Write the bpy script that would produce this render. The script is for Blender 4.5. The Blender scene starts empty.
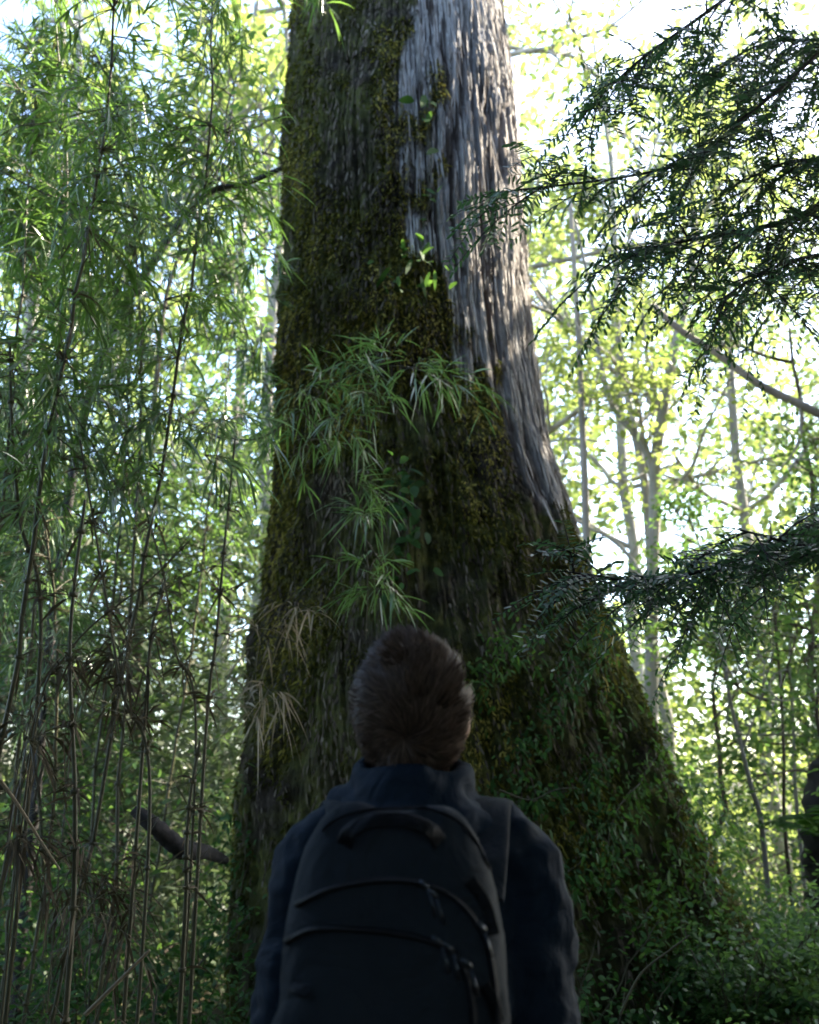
import bpy, bmesh, math, random
import numpy as np
from mathutils import Vector, Matrix
from mathutils.bvhtree import BVHTree

sc = bpy.context.scene
COL = sc.collection
R = math.radians
rng = np.random.default_rng(7)

# ------------------------------------------------------------------ camera
TH = R(16.0); FPX = 995.0; CAMZ = 1.5
cd = bpy.data.cameras.new('camera'); cam = bpy.data.objects.new('camera', cd); COL.objects.link(cam)
cam.location = (0, 0, CAMZ); cam.rotation_euler = (R(90) + TH, 0, 0)
cd.sensor_fit = 'VERTICAL'; cd.sensor_height = 36.0; cd.sensor_width = 28.8
cd.lens = 36.0 * FPX / 1024
cd.clip_start = 0.05; cd.clip_end = 1000
cd.dof.use_dof = True; cd.dof.focus_distance = 2.5; cd.dof.aperture_fstop = 4.0
sc.camera = cam

def at(px, py, Y):
    "world point on the plane y=Y seen at pixel"
    u = (px - 409.5) / FPX; v = (512 - py) / FPX
    c, s = math.cos(TH), math.sin(TH)
    k = Y / (c - v * s)
    return np.array([u * k, Y, CAMZ + k * (s + v * c)])

# ------------------------------------------------------------------ noise
def _hash(ix, iy, iz, seed):
    h = (ix.astype(np.uint64) * np.uint64(374761393) + iy.astype(np.uint64) * np.uint64(668265263)
         + iz.astype(np.uint64) * np.uint64(2147483647) + np.uint64(seed * 974711 + 12345)) & np.uint64(0xffffffff)
    h = ((h ^ (h >> np.uint64(13))) * np.uint64(1274126177)) & np.uint64(0xffffffff)
    h = ((h ^ (h >> np.uint64(16))) * np.uint64(2246822519)) & np.uint64(0xffffffff)
    return (h & np.uint64(0xffffff)).astype(np.float64) / float(0xffffff)

def vnoise(x, y, z, seed=0):
    x = np.asarray(x, float) + 4096; y = np.asarray(y, float) + 4096; z = np.asarray(z, float) + 4096
    fx, fy, fz = np.floor(x), np.floor(y), np.floor(z)
    tx, ty, tz = x - fx, y - fy, z - fz
    tx = tx * tx * (3 - 2 * tx); ty = ty * ty * (3 - 2 * ty); tz = tz * tz * (3 - 2 * tz)
    r = 0
    for a in (0, 1):
        for b in (0, 1):
            for c in (0, 1):
                w = (tx if a else 1 - tx) * (ty if b else 1 - ty) * (tz if c else 1 - tz)
                r = r + w * _hash(fx + a, fy + b, fz + c, seed)
    return r

def fbm(x, y, z, seed=0, o=4):
    r = 0; a = .5; t = 0
    for i in range(o):
        r = r + a * vnoise(x, y, z, seed + i * 17); t += a
        x, y, z = x * 2.03, y * 2.03, z * 2.03; a *= .5
    return r / t

def norm(v):
    v = np.asarray(v, float)
    return v / (np.linalg.norm(v, axis=-1, keepdims=True) + 1e-9)

# ------------------------------------------------------------------ mesh builder
class MB:
    def __init__(s):
        s.v = []; s.f3 = []; s.f4 = []; s.var = []; s.n = 0; s.mi = 0; s.m3 = []; s.m4 = []
    def add(s, v, f3=None, f4=None, var=None):
        v = np.asarray(v, float).reshape(-1, 3); o = s.n
        s.v.append(v); s.n += len(v)
        if f3 is not None and len(f3): (s.f3.append(np.asarray(f3, int).reshape(-1, 3) + o), s.m3.append(np.full(len(s.f3[-1]), s.mi)))
        if f4 is not None and len(f4): (s.f4.append(np.asarray(f4, int).reshape(-1, 4) + o), s.m4.append(np.full(len(s.f4[-1]), s.mi)))
        s.var.append(np.full(len(v), .5) if var is None else np.broadcast_to(np.asarray(var, float), (len(v),)).copy())
    def tube(s, pts, rad, n=7, var=None, bump=0., cap=True):
        pts = np.asarray(pts, float); m = len(pts)
        rad = np.broadcast_to(np.asarray(rad, float), (m,))
        t = norm(np.gradient(pts, axis=0))
        ref = np.array([0, 0, 1.]) if abs(t[:, 2]).mean() < .8 else np.array([0, 1., 0])
        u = norm(np.cross(t, ref)); w = np.cross(u, t)
        a = np.linspace(0, 2 * np.pi, n, endpoint=False)
        rr = rad[:, None] * (1 + bump * (rng.random((m, n)) - .5))
        v = pts[:, None] + rr[..., None] * (np.cos(a)[None, :, None] * u[:, None] + np.sin(a)[None, :, None] * w[:, None])
        i = np.arange(m - 1)[:, None] * n; j = np.arange(n)[None]; k = (np.arange(n)[None] + 1) % n
        f = np.stack([i + j, i + k, i + n + k, i + n + j], -1).reshape(-1, 4)
        v = v.reshape(-1, 3); f3 = []
        if cap:
            v = np.vstack([v, pts[:1], pts[-1:]])
            for q in range(n):
                f3.append((m * n, (q + 1) % n, q)); f3.append((m * n + 1, (m - 1) * n + q, (m - 1) * n + (q + 1) % n))
        s.add(v, f3, f, var)
    def leaves(s, p, d, nrm, L, W, droop=0., prof=(.75, 1., .55), var=None, fold=0.):
        "strips with 8 verts: base, three pairs... tip"
        p = np.asarray(p, float); N = len(p)
        if N == 0: return
        d = norm(d); side = norm(np.cross(d, nrm)); up = np.cross(side, d)
        L = np.broadcast_to(np.asarray(L, float), (N,))[:, None]; W = np.broadcast_to(np.asarray(W, float), (N,))[:, None]
        dr = np.broadcast_to(np.asarray(droop, float), (N,))[:, None]
        ts = (.22, .5, .78)
        def c(t): return p + d * L * t + np.array([0, 0, -1.]) * dr * L * t * t
        out = [c(0.)]
        for t, w in zip(ts, prof):
            out.append(c(t) - side * W * w * .5 + up * fold * W * w); out.append(c(t) + side * W * w * .5 + up * fold * W * w)
        out.append(c(1.))
        v = np.stack(out, 1).reshape(-1, 3)
        b = np.arange(N)[:, None] * 8
        f3 = np.concatenate([b + np.array([[0, 2, 1]]), b + np.array([[7, 5, 6]])], 0)
        f4 = np.concatenate([b + np.array([[1, 2, 4, 3]]), b + np.array([[3, 4, 6, 5]])], 0)
        if var is None: var = rng.random(N)
        s.add(v, f3, f4, np.repeat(np.broadcast_to(np.asarray(var, float), (N,)), 8))
    def mesh(s, name, mat, smooth=False):
        me = bpy.data.meshes.new(name)
        if not s.v: return me
        v = np.concatenate(s.v); me.vertices.add(len(v)); me.vertices.foreach_set('co', v.astype(np.float32).ravel())
        f3 = np.concatenate(s.f3) if s.f3 else np.zeros((0, 3), int); f4 = np.concatenate(s.f4) if s.f4 else np.zeros((0, 4), int)
        idx = np.concatenate([f3.ravel(), f4.ravel()]); tot = np.concatenate([np.full(len(f3), 3), np.full(len(f4), 4)])
        st = np.concatenate([[0], np.cumsum(tot)[:-1]])
        me.loops.add(len(idx)); me.loops.foreach_set('vertex_index', idx.astype(np.int32))
        me.polygons.add(len(tot)); me.polygons.foreach_set('loop_start', st.astype(np.int32))
        me.polygons.foreach_set('loop_total', tot.astype(np.int32))
        if smooth: me.polygons.foreach_set('use_smooth', np.ones(len(tot), bool))
        at_ = me.attributes.new('var', 'FLOAT', 'POINT'); at_.data.foreach_set('value', np.concatenate(s.var).astype(np.float32))
        me.update(calc_edges=True)
        mats = mat if isinstance(mat, (list, tuple)) else [mat]
        for m_ in mats: me.materials.append(m_)
        if len(mats) > 1: me.polygons.foreach_set('material_index', np.concatenate(s.m3 + s.m4).astype(np.int32))
        return me
    def build(s, name, mat, parent=None, smooth=False):
        return link(name, s.mesh(name, mat, smooth), parent)

def link(name, me, parent=None):
    o = bpy.data.objects.new(name, me); COL.objects.link(o)
    if parent is not None: o.parent = parent
    return o
def thing(name, label, cat, loc=(0, 0, 0), rz=0, group=None, sc_=1.):
    o = bpy.data.objects.new(name, None); COL.objects.link(o)
    o.location = tuple(loc); o.rotation_euler = (0, 0, rz); o.scale = (sc_,) * 3
    o.empty_display_size = .1
    return tag(o, label, cat, group)
def tag(o, label=None, cat=None, group=None, kind=None):
    if label: o['label'] = label
    if cat: o['category'] = cat
    if group: o['group'] = group
    if kind: o['kind'] = kind
    return o
def dup(root, loc, rz, label, scale=1., tilt=(0, 0), group=None):
    r = root.copy(); COL.objects.link(r); r.location = tuple(loc); r.rotation_euler = (tilt[0], tilt[1], rz); r.scale = (scale,) * 3
    r['label'] = label
    if group: r['group'] = group
    for ch in list(root.children):
        c = ch.copy(); COL.objects.link(c); c.parent = r
        for g in ch.children:
            d = g.copy(); COL.objects.link(d); d.parent = c
    return r

# ------------------------------------------------------------------ materials
def nt(name):
    m = bpy.data.materials.new(name); m.use_nodes = True; t = m.node_tree; t.nodes.clear()
    out = t.nodes.new('ShaderNodeOutputMaterial')
    return m, t, out
def N(t, k, **kw):
    n = t.nodes.new(k)
    for a, b in kw.items():
        if a in n.inputs.keys(): n.inputs[a].default_value = b
        else: setattr(n, a, b)
    return n
def ramp(t, fac, stops):
    r = t.nodes.new('ShaderNodeValToRGB'); e = r.color_ramp.elements
    while len(e) < len(stops): e.new(.5)
    for q, (p, c) in zip(e, stops): q.position = p; q.color = (*c, 1)
    t.links.new(fac, r.inputs[0]); return r.outputs[0]

def leaf_mat(name, cols, trans, tf=.4, rough=.45, spec=.5, nscale=0):
    m, t, out = nt(name)
    a = N(t, 'ShaderNodeAttribute', attribute_name='var')
    c = ramp(t, a.outputs['Fac'], [(i / (len(cols) - 1), k) for i, k in enumerate(cols)])
    p = N(t, 'ShaderNodeBsdfPrincipled', Roughness=rough); p.inputs['Specular IOR Level'].default_value = spec
    t.links.new(c, p.inputs['Base Color'])
    tr = N(t, 'ShaderNodeBsdfTranslucent')
    mc = N(t, 'ShaderNodeMix', data_type='RGBA'); mc.inputs['Factor'].default_value = .75
    t.links.new(c, mc.inputs['A']); mc.inputs['B'].default_value = (*trans, 1)
    t.links.new(mc.outputs['Result'], tr.inputs['Color'])
    mx = N(t, 'ShaderNodeMixShader'); mx.inputs[0].default_value = tf
    t.links.new(p.outputs[0], mx.inputs[1]); t.links.new(tr.outputs[0], mx.inputs[2]); t.links.new(mx.outputs[0], out.inputs[0])
    return m
def rough_mat(name, stops, scale=6., detail=6, rough=.85, bump=.3, bscale=40., spec=.3, stretch=(1, 1, 1), bdist=.01):
    m, t, out = nt(name)
    tc = N(t, 'ShaderNodeTexCoord'); mp = N(t, 'ShaderNodeMapping'); mp.inputs['Scale'].default_value = stretch
    t.links.new(tc.outputs['Object'], mp.inputs[0])
    n1 = N(t, 'ShaderNodeTexNoise', Scale=scale, Detail=detail, Roughness=.65); t.links.new(mp.outputs[0], n1.inputs['Vector'])
    c = ramp(t, n1.outputs[0], stops)
    p = N(t, 'ShaderNodeBsdfPrincipled', Roughness=rough); p.inputs['Specular IOR Level'].default_value = spec
    t.links.new(c, p.inputs['Base Color'])
    n2 = N(t, 'ShaderNodeTexNoise', Scale=bscale, Detail=6, Roughness=.7); t.links.new(mp.outputs[0], n2.inputs['Vector'])
    b = N(t, 'ShaderNodeBump', Strength=bump, Distance=bdist); t.links.new(n2.outputs[0], b.inputs['Height'])
    t.links.new(b.outputs[0], p.inputs['Normal']); t.links.new(p.outputs[0], out.inputs[0])
    return m

M = {}
M['bamboo_leaf'] = leaf_mat('bamboo_leaf', [(.026, .07, .015), (.048, .112, .026), (.078, .145, .04), (.14, .185, .08)], (.22, .40, .06), .42, .32, .6)
M['bamboo_stem'] = rough_mat('bamboo_stem', [(.3, (.045, .045, .022)), (.6, (.09, .08, .04)), (.8, (.15, .12, .07))], 5, rough=.5, bump=.1)
M['bamboo_sky_sheen'] = leaf_mat('bamboo_sky_sheen', [(.05, .11, .045), (.09, .165, .08), (.15, .22, .14), (.25, .30, .24)], (.2, .35, .09), .35, .28, .7)  # paler copy of the bamboo leaf, reflected sky put into its colour
M['bamboo_spray'] = leaf_mat('bamboo_spray', [(.04, .10, .03), (.075, .15, .05), (.12, .20, .09), (.22, .28, .19)], (.2, .38, .07), .38, .3, .7)
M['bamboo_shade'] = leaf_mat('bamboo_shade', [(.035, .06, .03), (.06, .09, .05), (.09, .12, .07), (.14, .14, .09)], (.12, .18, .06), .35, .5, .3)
M['dead_leaf'] = leaf_mat('dead_leaf', [(.16, .12, .07), (.27, .21, .13), (.38, .31, .21), (.5, .43, .32)], (.35, .28, .16), .3, .6, .3)
M['sheath'] = leaf_mat('sheath', [(.05, .04, .025), (.09, .07, .04), (.14, .11, .07)], (.1, .08, .04), .15, .7, .2)
M['needle'] = leaf_mat('needle', [(.024, .06, .036), (.04, .09, .05), (.065, .125, .06)], (.10, .22, .06), .35, .4, .4)
M['back_leaf'] = leaf_mat('back_leaf', [(.05, .10, .02), (.08, .15, .03), (.12, .19, .04), (.17, .22, .06)], (.37, .45, .11), .5, .5, .3)
M['mid_leaf'] = leaf_mat('mid_leaf', [(.03, .08, .02), (.05, .12, .03), (.08, .15, .04)], (.18, .32, .06), .45, .4, .4)
M['far_leaf'] = leaf_mat('far_leaf', [(.05, .10, .025), (.08, .15, .035), (.13, .19, .05), (.17, .21, .07)], (.36, .45, .13), .5, .5, .3)
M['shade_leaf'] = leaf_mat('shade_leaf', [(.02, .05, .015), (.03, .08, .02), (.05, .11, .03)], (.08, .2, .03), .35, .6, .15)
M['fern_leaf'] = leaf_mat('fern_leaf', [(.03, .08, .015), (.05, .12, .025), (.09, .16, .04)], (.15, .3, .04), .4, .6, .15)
M['moss'] = leaf_mat('moss', [(.045, .042, .010), (.10, .092, .014), (.21, .185, .025), (.42, .34, .08)], (.08, .11, .015), .25, .8, .15)
M['bark_pale'] = rough_mat('bark_pale', [(.3, (.16, .15, .13)), (.55, (.3, .28, .25)), (.75, (.42, .4, .36))], 4, bump=.5, stretch=(1, 1, .3))
M['bark_brown'] = rough_mat('bark_brown', [(.3, (.04, .03, .02)), (.55, (.09, .07, .05)), (.75, (.12, .13, .07))], 6, bump=.6, stretch=(1, 1, .3))
M['dark_wood'] = rough_mat('dark_wood', [(.3, (.02, .018, .016)), (.6, (.05, .045, .045)), (.8, (.09, .085, .09))], 8, bump=.6)
M['ground'] = rough_mat('ground', [(.3, (.025, .02, .012)), (.5, (.05, .04, .02)), (.7, (.05, .06, .02))], 3, bump=.9, bscale=15, bdist=.05)
M['litter'] = leaf_mat('litter', [(.04, .03, .015), (.08, .055, .03), (.13, .09, .05), (.05, .07, .02)], (.05, .04, .02), .1, .7, .2)
M['skin'] = rough_mat('skin', [(.3, (.42, .24, .17)), (.7, (.5, .3, .22))], 12, rough=.5, bump=.05, bscale=300)
M['hair'] = leaf_mat('hair', [(.04, .026, .019), (.07, .045, .033), (.105, .07, .051), (.15, .10, .078)], (.08, .05, .035), .02, .5, .18)

def cloth_mat(name, c1, c2, weave, rough=.8, bump=.25, sheen=.0):
    m, t, out = nt(name)
    tc = N(t, 'ShaderNodeTexCoord')
    n1 = N(t, 'ShaderNodeTexNoise', Scale=14., Detail=5); t.links.new(tc.outputs['Object'], n1.inputs['Vector'])
    c = ramp(t, n1.outputs[0], [(.3, c1), (.7, c2)])
    p = N(t, 'ShaderNodeBsdfPrincipled', Roughness=rough); t.links.new(c, p.inputs['Base Color'])
    p.inputs['Sheen Weight'].default_value = sheen; p.inputs['Specular IOR Level'].default_value = .1
    w = N(t, 'ShaderNodeTexNoise', Scale=weave, Detail=3); t.links.new(tc.outputs['Object'], w.inputs['Vector'])
    w2 = N(t, 'ShaderNodeTexNoise', Scale=9., Detail=4, Distortion=1.2); t.links.new(tc.outputs['Object'], w2.inputs['Vector'])
    b0 = N(t, 'ShaderNodeBump', Strength=.55, Distance=.03); t.links.new(w2.outputs[0], b0.inputs['Height'])
    b = N(t, 'ShaderNodeBump', Strength=bump, Distance=.002); t.links.new(w.outputs[0], b.inputs['Height']); t.links.new(b0.outputs[0], b.inputs['Normal'])
    t.links.new(b.outputs[0], p.inputs['Normal']); t.links.new(p.outputs[0], out.inputs[0])
    return m
M['jacket'] = cloth_mat('jacket', (.009, .016, .027), (.013, .022, .036), 900, .75)
M['pack'] = cloth_mat('pack', (.015, .019, .024), (.021, .026, .032), 1400, .75)
M['pack_trim'] = cloth_mat('pack_trim', (.004, .0045, .006), (.006, .007, .009), 1600, .5)
M['trousers'] = cloth_mat('trousers', (.02, .02, .022), (.03, .03, .032), 900)
M['boot'] = cloth_mat('boot', (.03, .02, .015), (.045, .03, .02), 600, .5)
M['boot_dark'] = rough_mat('zip_black', [(.3, (.012, .012, .014)), (.7, (.02, .02, .024))], 20, rough=.45, bump=.1)
def metal():
    m, t, out = nt('dark_metal'); p = N(t, 'ShaderNodeBsdfPrincipled', Metallic=.9, Roughness=.3); p.inputs['Base Color'].default_value = (.10, .105, .115, 1)
    t.links.new(p.outputs[0], out.inputs[0]); return m
M['metal'] = metal()

def trunk_mat():
    m, t, out = nt('giant_bark')
    am = N(t, 'ShaderNodeAttribute', attribute_name='moss'); af = N(t, 'ShaderNodeAttribute', attribute_name='fis')
    tc = N(t, 'ShaderNodeTexCoord'); mp = N(t, 'ShaderNodeMapping'); mp.inputs['Scale'].default_value = (1, 1, .16)
    t.links.new(tc.outputs['Object'], mp.inputs[0])
    n1 = N(t, 'ShaderNodeTexNoise', Scale=26., Detail=8, Roughness=.7); t.links.new(mp.outputs[0], n1.inputs['Vector'])
    n0 = N(t, 'ShaderNodeTexNoise', Scale=2.2, Detail=5, Roughness=.6); t.links.new(tc.outputs['Object'], n0.inputs['Vector'])
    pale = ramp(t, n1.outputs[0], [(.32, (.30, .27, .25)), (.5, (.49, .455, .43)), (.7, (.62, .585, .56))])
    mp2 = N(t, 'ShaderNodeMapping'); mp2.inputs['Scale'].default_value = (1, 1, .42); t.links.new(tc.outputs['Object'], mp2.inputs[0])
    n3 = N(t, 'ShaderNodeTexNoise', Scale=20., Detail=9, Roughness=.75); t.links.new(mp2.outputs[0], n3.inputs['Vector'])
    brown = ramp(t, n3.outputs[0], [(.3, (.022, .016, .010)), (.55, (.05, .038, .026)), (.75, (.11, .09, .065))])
    # red brown inner bark in the fissures, silver weathered plates between them
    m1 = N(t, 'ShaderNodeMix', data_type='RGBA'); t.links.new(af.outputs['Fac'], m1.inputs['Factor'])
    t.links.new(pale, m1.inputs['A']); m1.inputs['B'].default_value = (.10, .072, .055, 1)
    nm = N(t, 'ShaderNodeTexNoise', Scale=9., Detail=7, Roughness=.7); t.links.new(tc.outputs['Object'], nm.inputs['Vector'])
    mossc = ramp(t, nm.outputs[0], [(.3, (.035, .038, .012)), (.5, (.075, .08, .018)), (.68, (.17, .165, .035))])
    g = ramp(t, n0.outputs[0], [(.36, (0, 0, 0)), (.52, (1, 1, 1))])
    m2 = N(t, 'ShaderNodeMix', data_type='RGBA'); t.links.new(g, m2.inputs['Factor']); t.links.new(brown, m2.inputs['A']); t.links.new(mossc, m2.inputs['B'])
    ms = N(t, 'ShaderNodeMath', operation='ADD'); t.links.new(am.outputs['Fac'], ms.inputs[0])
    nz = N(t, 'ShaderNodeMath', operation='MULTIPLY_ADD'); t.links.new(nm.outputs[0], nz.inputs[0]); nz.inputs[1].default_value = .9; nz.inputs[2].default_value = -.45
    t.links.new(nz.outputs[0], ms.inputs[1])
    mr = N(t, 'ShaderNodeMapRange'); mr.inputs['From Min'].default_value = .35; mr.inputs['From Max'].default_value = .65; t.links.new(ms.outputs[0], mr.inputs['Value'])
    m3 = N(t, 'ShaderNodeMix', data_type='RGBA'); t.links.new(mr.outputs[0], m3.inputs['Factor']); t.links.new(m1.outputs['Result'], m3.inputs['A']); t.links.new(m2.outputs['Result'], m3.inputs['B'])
    p = N(t, 'ShaderNodeBsdfPrincipled', Roughness=.85); p.inputs['Specular IOR Level'].default_value = .25
    t.links.new(m3.outputs['Result'], p.inputs['Base Color'])
    nb = N(t, 'ShaderNodeTexNoise', Scale=70., Detail=6, Roughness=.7); t.links.new(mp2.outputs[0], nb.inputs['Vector'])
    b = N(t, 'ShaderNodeBump', Strength=.9, Distance=.035); t.links.new(nb.outputs[0], b.inputs['Height'])
    t.links.new(b.outputs[0], p.inputs['Normal']); t.links.new(p.outputs[0], out.inputs[0])
    return m
M['flake_pale'] = leaf_mat('flake_pale', [(.16, .135, .115), (.32, .29, .265), (.46, .43, .40), (.58, .55, .52)], (.2, .18, .15), .03, .85, .15)
M['flake_brown'] = leaf_mat('flake_brown', [(.025, .018, .012), (.06, .045, .03), (.11, .085, .06), (.19, .16, .12)], (.1, .08, .05), .03, .85, .15)
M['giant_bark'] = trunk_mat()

# ------------------------------------------------------------------ ground
TY = 6.4                                                     # axis of the giant trunk
def gh(x, y):
    x = np.asarray(x, float); y = np.asarray(y, float)
    base = .35 * (fbm(x * .25, y * .25, 0 * x, 3) - .5) * np.clip((np.hypot(x, y - 1.5) - 1) / 4, 0, 1)
    m = .42 * np.exp(-((x - .7) ** 2 / 5.5 + (y - 6.4) ** 2 / 4.5)) + .30 * np.exp(-((x - 2.4) ** 2 / 1.6 + (y - 5.4) ** 2 / 1.6))
    rise = np.clip((np.hypot(x, y) - 12) / 60, 0, 1) * 3
    return base + m + rise
def build_ground():
    q = np.concatenate([-np.geomspace(160, 9, 28), np.linspace(-8.8, 8.8, 120), np.geomspace(9, 160, 28)])
    X, Y = np.meshgrid(q, q + 4, indexing='ij')
    Z = gh(X, Y) + .05 * (fbm(X * 3, Y * 3, X * 0, 9) - .5)
    n = len(q); i = np.arange(n - 1)[:, None] * n + np.arange(n - 1)[None]
    f = np.stack([i, i + n, i + n + 1, i + 1], -1)
    b = MB(); b.add(np.stack([X, Y, Z], -1), None, f)
    o = b.build('ground', M['ground'], None, True); tag(o, 'dark forest floor of soil and moss around the giant trunk', kind='structure')
build_ground()
def build_litter():
    n = 26000
    x = rng.uniform(-7, 7, n); y = rng.uniform(.3, 15, n); k = np.hypot(x - .3, y - TY) > 1.4
    x, y = x[k], y[k]; n = len(x)
    p = np.stack([x, y, gh(x, y) + .015 + .03 * rng.random(n)], -1)
    a = rng.uniform(0, 6.28, n); d = np.stack([np.cos(a), np.sin(a), rng.normal(0, .25, n)], -1)
    nn = np.stack([rng.normal(0, .4, n), rng.normal(0, .4, n), np.ones(n)], -1)
    b = MB(); b.leaves(p, d, nn, rng.uniform(.03, .12, n), rng.uniform(.012, .035, n), .15)
    tag(b.build('leaf_litter', M['litter']), 'brown fallen leaves covering the dark forest floor', 'leaf litter', kind='stuff')
build_litter()

# ------------------------------------------------------------------ the giant tree
PY = np.array([-420, -200, 0, 100, 200, 350, 450, 520, 600, 650, 700, 760, 800, 870, 920, 985, 1060.])
XL = np.array([318, 305, 297, 290, 285, 283, 277, 272, 262, 252, 245, 241, 239, 236, 233, 230, 228.])
XR = np.array([478, 490, 500, 512, 521, 533, 549, 572, 597, 615, 638, 662, 678, 706, 728, 752, 780.])
pl = np.array([at(a, b, TY) for a, b in zip(XL, PY)]); pr = np.array([at(a, b, TY) for a, b in zip(XR, PY)])
zk = pl[::-1, 2]; xlk = pl[::-1, 0]; xrk = pr[::-1, 0]
def sil(z):
    xl = np.interp(z, zk, xlk); xr = np.interp(z, zk, xrk)
    top = zk[-1]; k = np.clip((z - top) / 18, 0, 1)
    c = (xl + xr) / 2; h = (xr - xl) / 2 * (1 - .75 * k)
    return c, h
def trunk_surface(z, th, detail=True):
    "th: 0 faces the camera, +90 deg faces +x.  returns xyz, fissure, moss"
    c, h = sil(z)
    sx, cx = np.sin(th), np.cos(th)
    up = np.clip(z / 7, 0, 1)
    lob = .16 * (1 - up) ** 2.2 * np.cos(5 * th + .5) * np.cos(th) ** 2 + .05 * (1 - up) * np.cos(9 * th + 2) * np.cos(th) ** 2
    Rr = h * (1 + lob)
    Rd = Rr * (.93 + 0 * z)
    x0 = c + Rr * sx; y0 = TY - Rd * cx
    # long vertical bark furrows that wander a little
    wob = .22 * fbm(x0 * 1.2, y0 * 1.2, z * .5, 5) + .05 * fbm(x0 * 4, y0 * 4, z * 2, 6)
    a = th * 1.05 + wob
    fu = fbm(np.cos(a) * 11, np.sin(a) * 11, z * .42, 21, 3)
    ridge = np.abs(fu - .5) * 2
    fiss = np.clip(1 - ridge / .17, 0, 1)
    fu2 = fbm(np.cos(a) * 30, np.sin(a) * 30, z * .9, 31, 3); r2 = np.abs(fu2 - .5) * 2
    fiss2 = np.clip(1 - r2 / .16, 0, 1)
    # moss: the side away from +x, lower down all the way round
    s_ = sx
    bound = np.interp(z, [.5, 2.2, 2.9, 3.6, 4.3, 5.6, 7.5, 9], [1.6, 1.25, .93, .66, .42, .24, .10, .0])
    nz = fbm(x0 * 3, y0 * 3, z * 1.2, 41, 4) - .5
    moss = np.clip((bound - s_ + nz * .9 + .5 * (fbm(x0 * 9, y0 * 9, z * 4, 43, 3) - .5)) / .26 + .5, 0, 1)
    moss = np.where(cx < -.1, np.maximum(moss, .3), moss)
    fu3 = fbm(np.cos(a) * 70, np.sin(a) * 70, z * 2.2, 37, 2); fiss3 = np.clip(1 - np.abs(fu3 - .5) * 2 / .2, 0, 1)
    ca = a * 19 + .8 * fbm(x0 * 5, y0 * 5, z * 1.5, 101, 2); ci = np.floor(ca); o0 = np.zeros_like(ci)
    cz = z * 2.6 + 7 * _hash(ci + 4096, o0, o0, 5) + .5 * fbm(x0 * 14, y0 * 14, z * 6, 103, 2)
    strip = _hash(ci + 4096, np.floor(cz) + 4096, o0, 6)
    ca2 = a * 47 + .8 * fbm(x0 * 9, y0 * 9, z * 2.5, 105, 2); ci2 = np.floor(ca2)
    strip2 = _hash(ci2 + 4096, np.floor(z * 5 + 9 * _hash(ci2 + 4096, o0, o0, 7)) + 4096, o0, 8)
    plates = .020 * (strip - .5) + .014 * (strip2 - .5) - .012 * fiss3 - .040 * fiss - .018 * fiss2 + .012 * (fbm(np.cos(a) * 60, np.sin(a) * 60, z * 6, 51, 2) - .5)
    lump = .14 * (fbm(x0 * 3.0, y0 * 3.0, z * 1.6, 61, 4) - .5) + .07 * (fbm(x0 * 12, y0 * 12, z * 7, 71, 3) - .5)
    big = .10 * (fbm(x0 * 1.1, y0 * 1.1, z * .35, 81, 2) - .5)
    d = plates * (1 - .2 * moss) + lump * moss + big
    x = x0 + d * sx; y = y0 - d * cx
    return np.stack([x, y, z + 0 * x], -1), np.clip(fiss + .6 * fiss2 + .35 * fiss3 + .22 * (strip2 - .4), 0, 1), moss
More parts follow.
